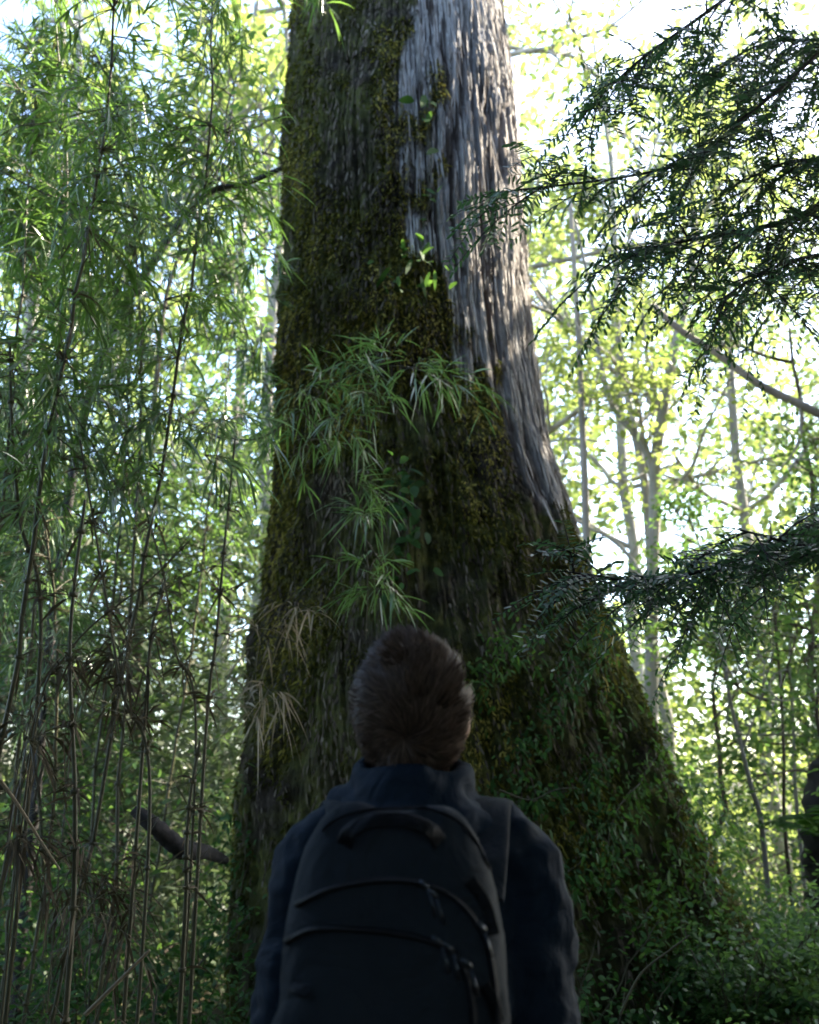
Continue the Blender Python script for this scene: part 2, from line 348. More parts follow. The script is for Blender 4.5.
def build_giant():
    t = thing('giant_tree', 'colossal old tree trunk, mossy on one side and silver grey barked on the other', 'tree', (0, 0, 0))
    n = 860
    zs = np.concatenate([np.arange(-.4, 8.4, .014), np.linspace(8.45, 26, 60)])
    th = np.linspace(-np.pi, np.pi, n, endpoint=False)
    Z, T = np.meshgrid(zs, th, indexing='ij')
    P, F, Mo = trunk_surface(Z, T)
    m = len(zs); i = np.arange(m - 1)[:, None] * n; j = np.arange(n)[None]; k = (j + 1) % n
    f = np.stack([i + j, i + k, i + n + k, i + n + j], -1)
    b = MB(); b.add(P, None, f)
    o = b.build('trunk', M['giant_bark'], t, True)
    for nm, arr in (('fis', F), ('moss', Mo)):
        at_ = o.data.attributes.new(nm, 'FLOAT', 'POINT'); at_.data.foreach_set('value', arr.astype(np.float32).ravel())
    # moss tufts
    q = 210000
    z = rng.uniform(.2, 8.2, q); th = rng.uniform(-1.9, 1.9, q)
    P, F, Mo = trunk_surface(z, th)
    cl = fbm(P[:, 0] * 2.5, P[:, 1] * 2.5, P[:, 2] * 1.6, 91, 4)
    thr = np.interp(z, [.3, 2., 4., 7], [.42, .45, .445, .435])
    cl = cl + np.interp(z, [2.5, 5], [-.02, .035])
    k = (Mo > .5) & (cl > thr) & (rng.random(q) < np.interp(z, [1, 3, 7], [1, .8, .7]))
    P, th, cl = P[k], th[k], cl[k]; q = len(P)
    out = np.stack([np.sin(th), -np.cos(th), 0 * th], -1)
    d = out * .6 + rng.normal(0, .6, (q, 3)) + np.array([0, 0, -.35])
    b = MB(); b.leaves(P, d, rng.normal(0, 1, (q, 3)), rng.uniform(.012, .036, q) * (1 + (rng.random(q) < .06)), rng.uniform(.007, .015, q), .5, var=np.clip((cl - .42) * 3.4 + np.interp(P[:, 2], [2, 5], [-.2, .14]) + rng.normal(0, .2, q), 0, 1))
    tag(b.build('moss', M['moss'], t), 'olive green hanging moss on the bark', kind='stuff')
    # flakes and peeling strips of bark
    for pale in (True, False):
        q = 15000 if pale else 24000
        z = rng.uniform(.5, 8.2, q); th = rng.uniform(-.1, 1.75, q) if pale else rng.uniform(-1.75, .9, q)
        P, F, Mo = trunk_surface(z, th); k = ((Mo < .35) if pale else (Mo > .35)) & (F < .75)
        P, th = P[k], th[k]; q = len(P); out = np.stack([np.sin(th), -np.cos(th), 0 * th], -1); tan = np.stack([np.cos(th), np.sin(th), 0 * th], -1)
        dn = norm(trunk_surface(z[k] - .15, th)[0] - P)
        d = dn + out * rng.uniform(.0, .07 if pale else .25, (q, 1)) + tan * rng.normal(0, .05 if pale else .2, (q, 1))
        b = MB(); ln = .05 + .28 * rng.random(q) ** 2 if pale else rng.uniform(.015, .08, q)
        b.leaves(P + out * .003, d, out + tan * rng.normal(0, .35, (q, 1)), ln, rng.uniform(.004, .012, q) if pale else rng.uniform(.004, .013, q), 0., prof=(1., 1., .8), fold=.15)
        o = b.build('bark_flakes', M['flake_pale' if pale else 'flake_brown'], t); tag(o, 'silver grey peeling bark strips' if pale else 'brown flaking bark between the moss', kind='stuff')
    return t
build_giant()

# small leafy plants growing on the trunk --------------------------------------------------
def trunk_hit(px, py):
    "point on the trunk that lies along this direction (search over angle)"
    best = None
    u = (px - 409.5) / FPX; v = (512 - py) / FPX
    c, s = math.cos(TH), math.sin(TH); dr = np.array([u, c - v * s, s + v * c]); o = np.array([0, 0, CAMZ])
    k = np.linspace(3.6, 9.5, 1500)[:, None]; P = o + dr * k / (c - v * s) * 1.0
    cc, h = sil(P[:, 2]); r = np.hypot(P[:, 0] - cc, (P[:, 1] - TY) / .93)
    i = np.argmax(r < h)
    p = P[i]; th = math.atan2(p[0] - cc[i], -(p[1] - TY))
    Q, _, _ = trunk_surface(np.array([p[2]]), np.array([th]))
    return Q[0], np.array([math.sin(th), -math.cos(th), 0])
def trunk_plant(pxs, label, nleaf, L, W, mat, hang=.3, name='climbing_plant', spread=.06):
    pts = [trunk_hit(*q) for q in pxs]
    P = np.array([a for a, _ in pts]); O = np.array([b for _, b in pts])
    base = P[0].copy(); t = thing(name, label, 'plant', base)
    S = np.linspace(0, len(P) - 1, max(12, len(P) * 6)); C = np.stack([np.interp(S, range(len(P)), P[:, i]) for i in range(3)], -1)
    Oo = np.stack([np.interp(S, range(len(P)), O[:, i]) for i in range(3)], -1)
    C = C + Oo * .03 + rng.normal(0, .008, C.shape) - base
    st = MB(); st.tube(C, .004, 5)
    st.build('stem', M['bamboo_stem'], t)
    i = rng.integers(0, len(C), nleaf)
    p = C[i] + rng.normal(0, spread, (nleaf, 3)) * (1, .4, 1) + Oo[i] * rng.uniform(0, spread * 1.3, (nleaf, 1))
    d = Oo[i] * .5 + rng.normal(0, .8, (nleaf, 3)) + np.array([0, 0, -hang * .6])
    b = MB(); b.leaves(p, d, Oo[i] + np.array([0, 0, .6]) + rng.normal(0, .6, (nleaf, 3)), rng.uniform(.5, 1.4, nleaf) * L, rng.uniform(.8, 1.2, nleaf) * W, .4, prof=(.8, 1, .7))
    b.build('leaves', mat, t); return t
trunk_plant([(418, 260), (425, 210), (428, 160), (424, 95)], 'thin climbing vine with a few bright leaves high on the trunk at the moss edge', 16, .11, .05, M['fern_leaf'], spread=.03)
trunk_plant([(425, 285), (414, 262), (395, 290), (420, 300)], 'small bright leafy sprig on the mossy bark, just above the hanging bamboo', 26, .10, .03, M['fern_leaf'])
trunk_plant([(405, 590), (412, 540), (405, 500), (412, 470)], 'broad leaved creeper behind the hanging bamboo on the dark bark', 60, .08, .045, M['shade_leaf'])
trunk_plant([(470, 700), (490, 660), (500, 640), (520, 660)], 'clump of small ferny leaves on the trunk, level with the top of the head', 220, .045, .016, M['fern_leaf'], .6)
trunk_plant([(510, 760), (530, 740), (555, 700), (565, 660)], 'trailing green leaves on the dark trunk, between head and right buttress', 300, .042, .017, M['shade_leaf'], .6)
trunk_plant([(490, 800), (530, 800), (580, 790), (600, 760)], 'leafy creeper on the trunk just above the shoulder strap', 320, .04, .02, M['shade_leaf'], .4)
trunk_plant([(600, 860), (620, 800), (640, 760), (640, 720)], 'pale green fern tufts along the sloping right buttress', 420, .036, .014, M['fern_leaf'], .6)
trunk_plant([(560, 560), (575, 600), (585, 650), (600, 690)], 'hanging moss and fern strands where grey bark turns mossy', 150, .07, .014, M['moss'], 1.2)
trunk_plant([(262, 720), (250, 690), (255, 660), (262, 640)], 'dry brown fern rosette clinging to the left edge of the trunk', 60, .16, .012, M['dead_leaf'], .2)

trunk_plant([(520, 900), (560, 880), (590, 850), (600, 830)], 'ferny leaf cover on the trunk foot just past the right shoulder', 420, .04, .017, M['shade_leaf'], .5, spread=.10)
trunk_plant([(640, 930), (660, 890), (670, 850), (660, 800)], 'dense leafy cover low on the right buttress', 520, .04, .018, M['fern_leaf'], .5, spread=.11)
trunk_plant([(690, 900), (690, 860), (680, 820), (665, 780)], 'green plants edging the outline of the right buttress', 420, .042, .018, M['mid_leaf'], .4, spread=.10)
trunk_plant([(245, 960), (250, 900), (255, 850), (250, 800)], 'small leaves climbing the shaded left foot of the trunk', 300, .04, .018, M['shade_leaf'], .5, spread=.09)
trunk_plant([(600, 720), (590, 680), (575, 640), (560, 610)], 'mossy fern fringe below the low conifer branch tip', 320, .04, .014, M['fern_leaf'], .7, spread=.09)
# ------------------------------------------------------------------ bamboo
def curve_pts(p0, ctrl, n):
    P = np.array([p0] + list(ctrl), float); k = len(P)
    # Catmull-Rom
    out = []
    for s in np.linspace(0, k - 1 - 1e-6, n):
        i = int(s); t = s - i
        a, b, c, d = P[max(i - 1, 0)], P[i], P[min(i + 1, k - 1)], P[min(i + 2, k - 1)]
        out.append(.5 * ((2 * b) + (c - a) * t + (2 * a - 5 * b + 4 * c - d) * t * t + (3 * b - a - 3 * c + d) * t ** 3))
    return np.array(out)
def bamboo_leaves(lv, st, node, out, n, r0, L, rg, wid=.011, drp=.7):
    "a tuft of thin branchlets with hanging lance leaves around a node"
    for _ in range(n):
        d = norm(out * .7 + rg.normal(0, .6, 3) + np.array([0, 0, .25])); ln = rg.uniform(.5, 1.1) * r0
        k = np.linspace(0, 1, 7)[:, None]
        P = node + d * ln * k + np.array([0, 0, -1.]) * .34 * ln * k ** 2
        st.tube(P, np.linspace(.0022, .0008, 7), 3, cap=False)
        m = rg.integers(6, 11); tt = rg.uniform(.25, 1, m); i = np.clip((tt * 6).astype(int), 0, 5)
        p = P[i] + (P[i + 1] - P[i]) * (tt * 6 - i)[:, None]
        dd = norm(P[i + 1] - P[i]) * .8 + rg.normal(0, .45, (m, 3)) + np.array([0, 0, -.15])
        lv.leaves(p, dd, rg.normal(0, .45, (m, 3)) + np.array([0, 0, 1]), rg.uniform(.4, 1.35, m) * L, rg.uniform(.7, 1.2, m) * wid, drp * rg.uniform(.4, 1.3, m), (.9, 1., .55), var=np.clip(rg.normal(.45, .28, m), 0, 1))
def make_bamboo(label, h, lean, seed, zleaf, dens, droop=.5, lm='bamboo_leaf'):
    rg = np.random.default_rng(seed)
    t = thing('bamboo', label, 'bamboo', (0, 0, 0), group='bamboo culms of the thicket')
    az = 0.; L = np.array([math.cos(az), math.sin(az), 0])
    ctrl = [L * lean * .1 * h + np.array([0, 0, h * .35]), L * lean * .35 * h + np.array([0, 0, h * .7]), L * lean * .9 * h + np.array([0, 0, h * .95]), L * lean * (1.1 + droop) * h + np.array([0, 0, h * (.95 - droop * .3)])]
    P = curve_pts((0, 0, 0), ctrl, 60); P += .02 * rg.normal(0, 1, P.shape).cumsum(0) * .3
    r = np.interp(np.linspace(0, 1, 60), [0, .35, .6, 1], [.011, .009, .005, .002])
    st = MB(); st.tube(P, r * .8, 6)
    lv = MB()
    nodes = list(range(5, 60, 2))
    for i in nodes:
        p = P[i]; tg = norm(P[min(i + 1, 59)] - P[i - 1])
        st.tube(np.array([p - tg * .006, p + tg * .006]), r[i] * 1.45, 6)
        m = int(rg.choice([0, 0, 1, 2, 3, 7])) + 1; st.mi = 1
        d = tg * rg.uniform(-.6, 1.2) + rg.normal(0, .6, (m, 3)); st.leaves(np.repeat(p[None], m, 0), d, rg.normal(0, 1, (m, 3)), rg.uniform(.03, .12, m), rg.uniform(.005, .012, m), .6); st.mi = 0
        if p[2] > zleaf:
            for q in (i, min(i + 1, 58)):
                bamboo_leaves(lv, st, P[q], rg.normal(0, 1, 3) * (1, 1, .3), max(2, int(dens * rg.choice([.3, .6, .9, 1.3]))), .34, .098, rg, .0088, .38)
        elif rg.random() < .75:
            m = rg.integers(3, 9)          # dry twigs at the bare lower nodes
            for _ in range(m):
                d = norm(rg.normal(0, 1, 3) * (1, 1, .5) + np.array([0, 0, .5])); ln = rg.uniform(.08, .3)
                st.tube(np.array([p, p + d * ln * .5, p + d * ln + (0, 0, -.02)]), [.0022, .0016, .0008], 3, cap=False)
    st.build('stem', [M['bamboo_stem'], M['sheath']], t); lv.build('leaves', M[lm], t)
    return t
protos = [make_bamboo('p', 5.6, .12, 1, 2.4, 11, .5), make_bamboo('p', 6.4, .18, 2, 2.5, 11, .6), make_bamboo('p', 4.6, .22, 3, 1.9, 11, .7, 'bamboo_sky_sheen'),
          make_bamboo('p', 5.0, .06, 4, 2.2, 11, .4), make_bamboo('p', 3.4, .3, 5, 1.7, 10, .9, 'bamboo_sky_sheen')]
BAMBOO = [  # x, y, variant, rz, scale, label
    (-1.75, 4.1, 0, .3, 1.0, 'bamboo culm at the outer edge of the thicket, straight bare stem and dense crown'),
    (-1.75, 4.3, 1, 3.3, .95, 'tall bamboo culm in mid thicket, arching tip hanging long green leaves'),
    (-1.95, 4.9, 1, 5.2, 1.0, 'tall bamboo culm in the back row, bushy yellow green top'),
    (-1.65, 5.2, 0, 2.4, 1.05, 'bamboo culm behind the broken dead branch, thin stem and full top'),
    (-2.3, 4.4, 2, .9, 1.1, 'stout leafy bamboo at the far edge of the thicket'),
    (-1.62, 3.2, 4, 2.2, 1.05, 'low arching bamboo with leaf sprays hanging over bare stems'),
    (-1.85, 5.0, 3, 5.9, 1.0, 'bamboo culm next to the trunk, sparse drooping leaves against bright sky'),
    (-1.6, 4.45, 4, 4.6, 1.0, 'slender bamboo leaning towards the trunk with weeping leaf tips'),
    (-1.85, 5.9, 2, 3.0, 1.2, 'rear bamboo culm with pale sunlit leaves showing between darker ones'),
    (-1.7, 6.6, 3, .4, 1.1, 'rear bamboo culm seen through the gap beside the trunk'),
    (-2.9, 6.2, 1, 2.0, 1.1, 'rear bamboo culm with leaves bright against the upper sky'),
    (-1.38, 3.9, 1, 2.6, 1.0, 'tall bamboo culm whose green plumes fill the top between thicket and trunk'),
    (-1.3, 4.5, 0, 3.4, 1.0, 'leafy bamboo culm at the inner side of the thicket, crown leaning outward'),
    (-1.6, 3.7, 3, 4.0, 1.08, 'bushy bamboo culm with the brightest green sunlit leaves'),
    (-1.75, 3.4, 2, 5.4, 1.0, 'nearest bamboo culm with long blurred leaves across the thicket front'),
]
for i, (x, y, v, rz, s, lab) in enumerate(BAMBOO):
    z = float(gh(x, y)) - .03
    if x > -2.0: rz = math.pi + (rz - 3.14) * .35
    dup(protos[v], (x, y, z), rz, lab, s * 1.06, (.10 * math.sin(i * 2.3), (-.03 - .07 * (i % 3) if x > -1.75 else .12 * math.sin(i * 1.7))))
for p in protos:
    for ch in list(p.children): bpy.data.objects.remove(ch)
    bpy.data.objects.remove(p)

# thin bare canes of the thicket
def make_cane(pxs, Y, label, r=.008, mat='bamboo_stem', twigs=True, toground=True, dY=0):
    P = [at(a, b, Y + dY * i / max(1, len(pxs) - 1)) for i, (a, b) in enumerate(pxs)]
    if toground:
        f = P[0]; P = [np.array([f[0], f[1], float(gh(f[0], f[1])) - .02])] + P
    base = P[0].copy(); C = curve_pts(P[0], P[1:], 40) - base
    t = thing('bare_cane', label, 'cane', base, group='bare canes of the thicket')
    st = MB(); st.tube(C, np.linspace(r, r * .55, 40), 6)
    if twigs:
        for i in range(4, 39, 4):
            p = C[i]; tg = norm(C[i + 1] - C[i - 1]); st.tube(np.array([p - tg * .007, p + tg * .007]), r * 1.5, 6)
            m = int(rng.choice([1, 2, 4, 22])); st.mi = 1; st.leaves(np.repeat(p[None], m, 0) + rng.normal(0, .012, (m, 3)), tg * .5 + rng.normal(0, .8, (m, 3)), rng.normal(0, 1, (m, 3)), rng.uniform(.03, .13, m), rng.uniform(.005, .012, m), .6); st.mi = 0
            for _ in range(rng.integers(1, 4)):
                d = norm(rng.normal(0, 1, 3) * (1, .7, .6) + tg * .7); ln = rng.uniform(.08, .35)
                st.tube(np.array([p, p + d * ln * .5, p + d * ln]), [.002, .0016, .0008], 3, cap=False)
    st.build('stem', [M[mat], M['sheath']], t)
CANES = [
    ([(140, 790), (146, 700), (152, 630), (165, 580)], 3.7, 'upright dark cane with a knotted bundle at head height, mid thicket', .008),
    ([(150, 800), (122, 690), (100, 560), (80, 440)], 3.5, 'cane leaning outward past the dark leaf bundle', .007),
    ([(196, 740), (175, 650), (160, 560), (120, 430)], 3.9, 'thin dark cane forking towards the sky gap', .006),
    ([(205, 745), (216, 640), (225, 540), (235, 440)], 3.9, 'tall knotted cane beside the pale gap near the trunk', .008),
    ([(70, 960), (75, 800), (70, 640), (85, 500)], 3.2, 'thick brown upright cane near the frame edge', .010),
    ([(30, 760), (70, 650), (150, 580), (190, 540)], 3.4, 'diagonal cane rising across the thicket towards the trunk', .005),
    ([(75, 720), (110, 640), (160, 590), (230, 560)], 4.2, 'arched thin cane crossing in front of the bright gap', .004),
    ([(185, 920), (186, 860), (190, 800), (200, 740)], 3.6, 'short pale dead cane standing below the broken branch', .009),
    ([(40, 660), (20, 520), (12, 430), (10, 340)], 3.6, 'pale cane catching light at the edge of the thicket', .009),
]
for a in CANES: make_cane(a[0], a[1], a[2], a[3])
make_cane([(85, 1015), (115, 985), (135, 965), (150, 950)], 2.9, 'fallen pale stick leaning in the shaded undergrowth', .007, 'dead_leaf', False, False)
make_cane([(0, 780), (20, 808), (40, 840), (60, 870)], 3.0, 'dead straw coloured stick slanting down at frame edge', .006, 'dead_leaf', False, False)

def cluster(name, label, cat, anchors, Y, n, r0, L, rg, wid=.011, stems=(), leafmat='bamboo_leaf', drp=.7, r=.004):
    base = at(*anchors[0], Y); t = thing(name, label, cat, base); lv = MB(); st = MB()
    for s in stems:
        P = [at(a, b, Y + (0 if len(q) == 0 else q[0])) for a, b, *q in s]
        C = curve_pts(P[0], P[1:], 30) - base; st.tube(C, np.linspace(r, r * .4, 30), 6)
        for i in range(4, 30, 4):
            m = 4; st.tube(np.array([C[i] - .004, C[i] + .004]), r * 1.2, 5)
    for a in anchors:
        bamboo_leaves(lv, st, at(*a, Y) - base, rg.normal(0, 1, 3) * (1, .6, .3), n, r0, L, rg, wid, drp)
    st.build('stem', M['bamboo_stem'], t); lv.build('leaves', M[leafmat], t); return t
rg = np.random.default_rng(12)
cluster('bamboo_spray', 'leafy bamboo spray hanging across the front of the dark trunk above the head', 'bamboo',
        [(300, 395), (325, 385), (350, 372), (385, 365), (412, 368), (440, 380), (375, 395), (285, 420), (340, 425), (310, 440), (350, 480), (365, 520), (370, 570), (385, 590)], 4.5, 8, .23, .145, rg, .0092, leafmat='bamboo_spray', drp=.34,
        stems=[[(160, 420), (250, 440), (300, 410), (345, 378), (400, 366), (452, 384)], [(300, 410), (325, 440), (345, 490), (366, 540), (366, 640)], [(366, 540), (385, 570), (400, 600)]])
cluster('bamboo_spray', 'bamboo spray drooping beside the upper trunk edge, small against the sky gap', 'bamboo',
        [(262, 255), (280, 270), (262, 330)], 5.0, 2, .15, .16, rg, stems=[[(120, 330), (200, 290), (262, 255), (285, 275)]])
cluster('bamboo_spray', 'bamboo spray dangling over the topmost left edge of the trunk', 'bamboo',
        [(312, -15), (330, -30), (300, -45)], 5.1, 4, .22, .16, rg, stems=[[(150, -140), (240, -80), (310, -20), (325, 15)]])
rg = np.random.default_rng(41)
cluster('bamboo_plume', 'big soft plume of green bamboo leaves drooping across the upper thicket', 'bamboo',
        [(20, 90), (60, 130), (110, 150), (150, 110), (190, 140), (225, 130), (90, 210), (140, 220), (185, 215), (60, 260), (120, 290), (165, 300), (215, 190)], 3.8, 11, .36, .125, rg, .0105,
        stems=[[(-120, 420), (-20, 160), (60, 120), (150, 105), (235, 135)], [(-20, 160), (60, 200), (130, 215), (195, 235)], [(60, 200), (110, 270), (170, 310)]], drp=.55)
cluster('bamboo_plume', 'plume of bamboo leaves tinted with pale sky sheen hanging at mid height of the thicket', 'bamboo',
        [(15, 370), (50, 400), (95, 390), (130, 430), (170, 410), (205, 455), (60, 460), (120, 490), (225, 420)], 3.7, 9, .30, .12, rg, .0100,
        stems=[[(-140, 560), (-40, 400), (50, 375), (140, 405), (225, 440)], [(50, 375), (90, 440), (125, 500)]], leafmat='bamboo_sky_sheen', drp=.6)
rg = np.random.default_rng(14)
cluster('dead_bamboo_spray', 'dry straw coloured bamboo twigs hanging on the dark trunk left of the head', 'bamboo',
        [(262, 635), (300, 610), (268, 690)], 4.6, 5, .20, .15, rg, .008, stems=[[(255, 690), (262, 635), (300, 590), (330, 600)], [(262, 635), (300, 645), (307, 680)]], leafmat='dead_leaf', r=.003)

# ------------------------------------------------------------------ conifer on the right
def needle_twig(nd, st, p0, d, up, L, rg):
    d = norm(d); k = np.linspace(0, 1, 6)[:, None]
    P = p0 + d * L * k + np.array([0, 0, -1.]) * .18 * L * k ** 2
    st.tube(P, np.linspace(.0025, .0009, 6), 3, cap=False)
    m = int(L / .0095); tt = np.linspace(.04, 1, m); i = np.clip((tt * 5).astype(int), 0, 4)
    p = P[i] + (P[i + 1] - P[i]) * (tt * 5 - i)[:, None]; tg = norm(P[i + 1] - P[i])
    side = norm(np.cross(tg, up)); sg = np.where(np.arange(m) % 2, 1., -1.)[:, None]
    dd = side * sg * .95 + tg * .42 + rg.normal(0, .14, (m, 3))
    nd.leaves(p, dd, np.repeat(up[None], m, 0) + rg.normal(0, .25, (m, 3)), rg.uniform(.8, 1.15, m) * .034, .0092, .1, (1, 1, .85), var=np.clip(rg.normal(.5, .25, m), 0, 1))
def limb(parent, pxY, label, rg, r=.012, nsec=16, ls=.42, start=.12):
    P = [at(a, b, y) for a, b, y in pxY]
    C = curve_pts(P[0], P[1:], 50)
    st = MB(); st.tube(C, np.linspace(r, .003, 50), 7, bump=.2); nd = MB()
    nsec = int(nsec * 1.6)
    for q in range(nsec):
        s = start + (1 - start) * (q + rg.random() * .6) / nsec; i = min(48, int(s * 49)); p = C[i]; tg = norm(C[i + 1] - C[i])
        side = norm(np.cross(tg, np.array([0, 0, 1.]))) * (1 if q % 2 else -1)
        d = norm(tg * .75 + side * .7 + rg.normal(0, .34, 3) + np.array([0, 0, -.2])); L = ls * rg.uniform(.6, 1.15) * (1 - .55 * s)
        k = np.linspace(0, 1, 9)[:, None]; B = p + d * L * k + np.array([0, 0, -1.]) * .2 * L * k ** 2
        st.tube(B, np.linspace(.0045, .0014, 9), 4, cap=False)
        nt_ = max(5, int(L / .037))
        for w in range(nt_):
            f = .12 + .88 * w / nt_; j = min(7, int(f * 8)); bt = norm(B[j + 1] - B[j]); bs = norm(np.cross(bt, np.array([0, 0, 1.]))) * (1 if w % 2 else -1)
            needle_twig(nd, st, B[j] + (B[j + 1] - B[j]) * (f * 8 - j), bt * .7 + bs * .8 + rg.normal(0, .2, 3), norm(np.array([0, -.5, .8]) + rg.normal(0, .45, 3)), rg.uniform(.08, .16), rg)
        needle_twig(nd, st, B[-1], B[-1] - B[-2], np.array([0, 0, 1.]), .16, rg)
    needle_twig(nd, st, C[-1], C[-1] - C[-3], np.array([0, 0, 1.]), .15, rg)
    o = st.build('branch', M['dark_wood'], parent); 
    if label: o['label'] = label
    nd.build('needles', M['needle'], o)
rg = np.random.default_rng(31)
cf = thing('conifer', 'dark needled conifer whose drooping branches reach in from the right edge', 'tree', (0, 0, 0))
b = MB(); tp = np.array([[2.35, 3.7, -.1], [2.33, 3.7, 2.], [2.36, 3.75, 5.], [2.4, 3.7, 9.], [2.4, 3.7, 12]])
b.tube(curve_pts(tp[0], tp[1:], 50), np.linspace(.17, .08, 50), 14, bump=.1); b.build('trunk', M['bark_brown'], cf, True)
limb(cf, [(940, -10, 3.6), (819, 55, 3.4), (720, 140, 3.2), (650, 172, 3.1), (500, 192, 3.0)], 'long upper branch dipping towards the trunk', rg, .012, 20, .5)
limb(cf, [(950, 120, 3.6), (819, 205, 3.3), (760, 228, 3.2), (690, 240, 3.1), (620, 255, 3.0)], 'thick dark branch with hanging needle sprays', rg, .016, 18, .52)
limb(cf, [(930, -190, 3.6), (800, -60, 3.3), (710, 10, 3.1), (640, 60, 3.0), (585, 112, 2.9)], 'topmost branch with a single needle spray tip', rg, .012, 18, .36)
limb(cf, [(960, 440, 3.6), (819, 520, 3.3), (730, 562, 3.2), (650, 580, 3.1), (570, 572, 3.0)], 'low branch sweeping across beside the trunk', rg, .013, 22, .46)
limb(cf, [(950, 240, 3.5), (850, 250, 3.2), (780, 265, 3.0), (720, 300, 2.9)], 'short branch in the dense dark cluster', rg, .010, 10, .4)
limb(cf, [(950, 40, 3.7), (840, 40, 3.5), (760, 45, 3.4), (690, 90, 3.3)], 'leafy branch in the uppermost corner', rg, .010, 12, .45)
limb(cf, [(960, -90, 3.5), (860, 10, 3.3), (790, 80, 3.1), (735, 125, 3.0)], 'short steep branch hanging in the uppermost corner', rg, .009, 10, .42)
limb(cf, [(960, 180, 3.4), (870, 170, 3.2), (800, 160, 3.1), (745, 180, 3.0)], 'spray laden branch between the two long ones', rg, .009, 10, .42)
limb(cf, [(960, 560, 3.6), (860, 560, 3.3), (800, 545, 3.1), (740, 530, 3.0)], 'lowest short branch at the frame edge', rg, .010, 9, .34)

# ------------------------------------------------------------------ broadleaf trees behind
def grow(st, lv, p, d, L, r, depth, rg, leaf, tips, up=.15):
    n = 9; P = [p]; dd = norm(d)
    for i in range(n - 1):
        dd = norm(dd + rg.normal(0, .13, 3) + np.array([0, 0, up * .2])); P.append(P[-1] + dd * L / (n - 1))
    P = np.array(P); st.tube(P, np.linspace(r, r * .62, n), 8 if depth > 1 else 5, cap=False)
    if depth == 0:
        tips.append(P[n // 2]); tips.append(P[-1]); return
    for k in range(rg.integers(3, 5)):
        f = rg.uniform(.45, 1); i = min(n - 2, int(f * (n - 1))); a = rg.uniform(0, 6.28)
        q = norm(np.cross(dd, np.array([math.cos(a), math.sin(a), .3])))
        grow(st, lv, P[i], norm(dd * .75 + q * .8), L * rg.uniform(.5, .72), r * .5, depth - 1, rg, leaf, tips, up)
def tip_leaves(lv, tips, rg, per, spread, L, W, hor=.5):
    T = np.array(tips); i = np.repeat(np.arange(len(T)), per); n = len(i)
    p = T[i] + rg.normal(0, spread, (n, 3)) * (1, 1, .6)
    d = rg.normal(0, 1, (n, 3)) * (1, 1, .45) + np.array([0, 0, -.2])
    v = np.clip(rg.normal(.45, .25, n) + np.repeat(rg.normal(0, .15, len(T)), per), 0, 1)
    lv.leaves(p, d, rg.normal(0, hor, (n, 3)) + np.array([0, 0, 1]), rg.uniform(.7, 1.3, n) * L, rg.uniform(.7, 1.2, n) * W, .2, (.75, 1, .8), var=v)
def make_tree(label, h, seed, clear, per, L, W, mat, bark, r=.10, spread=.3, nb=8):
    rg = np.random.default_rng(seed); t = thing('broadleaf_tree', label, 'tree', (0, 0, 0), group='broadleaf trees of the wood behind')
    st = MB(); lv = MB(); tips = []
    P = np.cumsum(np.vstack([[0, 0, 0], rg.normal(0, .06, (15, 3)) * (1, 1, 0) + np.array([0, 0, h / 15])]), 0)
    st.tube(P, np.linspace(r, r * .25, 16), 9, bump=.08)
    for k in range(nb):
        f = clear + (1 - clear) * (k + rg.random()) / nb; i = min(14, int(f * 15)); a = k * 2.4 + rg.uniform(-.5, .5)
        grow(st, lv, P[i], np.array([math.cos(a), math.sin(a), rg.uniform(.1, .7)]), h * rg.uniform(.18, .28) * (1.2 - .6 * f), r * .4, 2, rg, None, tips)
    tip_leaves(lv, tips, rg, per, spread, L, W)
    st.build('trunk', M[bark], t, True); lv.build('crown', M[mat], t); return t
tprot = [make_tree('p', 12., 11, .22, 13, .12, .075, 'back_leaf', 'bark_pale', .09, .22), make_tree('p', 14., 12, .3, 13, .12, .07, 'back_leaf', 'bark_pale', .11, .24, 9),
         make_tree('p', 7., 13, .12, 26, .06, .04, 'mid_leaf', 'bark_brown', .06, .2), make_tree('p', 4.2, 14, .05, 24, .06, .035, 'mid_leaf', 'bark_brown', .035, .15)]
TREES = [
    (3.2, 12.5, 0, 0., 1., 'tall pale stemmed tree with yellow green leaves, just behind the conifer branches'),
    (5.2, 14.5, 1, 1., 1., 'high crowned tree at the far right, leaves washed out by sunlight'),
    (1.6, 14.0, 1, 2.2, 1.1, 'tree close behind the giant trunk, bright crown along its right side'),
    (4.0, 17.5, 1, 3., 1.2, 'distant sunlit tree beyond the forked pale tree'),
    (2.6, 9.6, 3, 4., 1.0, 'young tree with fresh leaves at the foot of the right buttress'),
    (3.9, 10.0, 2, 5., .9, 'small bushy tree under the low conifer branch'),
    (6.3, 11.5, 2, .5, 1.1, 'leafy tree half hidden behind the dark stump'),
    (-2.6, 9.0, 2, 1.5, 1.1, 'green tree behind the bamboo thicket, next to the trunk'),
    (-4.2, 10.5, 0, 2.5, 1.1, 'sunlit tree showing behind the upper bamboo leaves'),
    (-1.9, 12.5, 1, 3.5, 1., 'tree seen in the gap between bamboo and giant trunk'),
    (-5.6, 13.0, 1, 4.5, 1.1, 'bright yellow green tree in the upper left corner'),
    (-3.4, 8.0, 3, 5.5, 1.0, 'low leafy sapling behind the bare canes'),
    (-2.0, 7.9, 3, .8, .9, 'pale green sapling in the clearing behind the broken branch'),
    (-3.0, 15.5, 1, 6.0, 1.2, 'distant crown glowing at the very top beside the trunk'),
    (3.3, 8.3, 3, 2.0, .8, 'slim sapling near the fern at the edge of the clearing'),
    (4.9, 9.0, 3, 1.1, 1.0, 'spreading sapling behind the ferns at the right edge'),
]
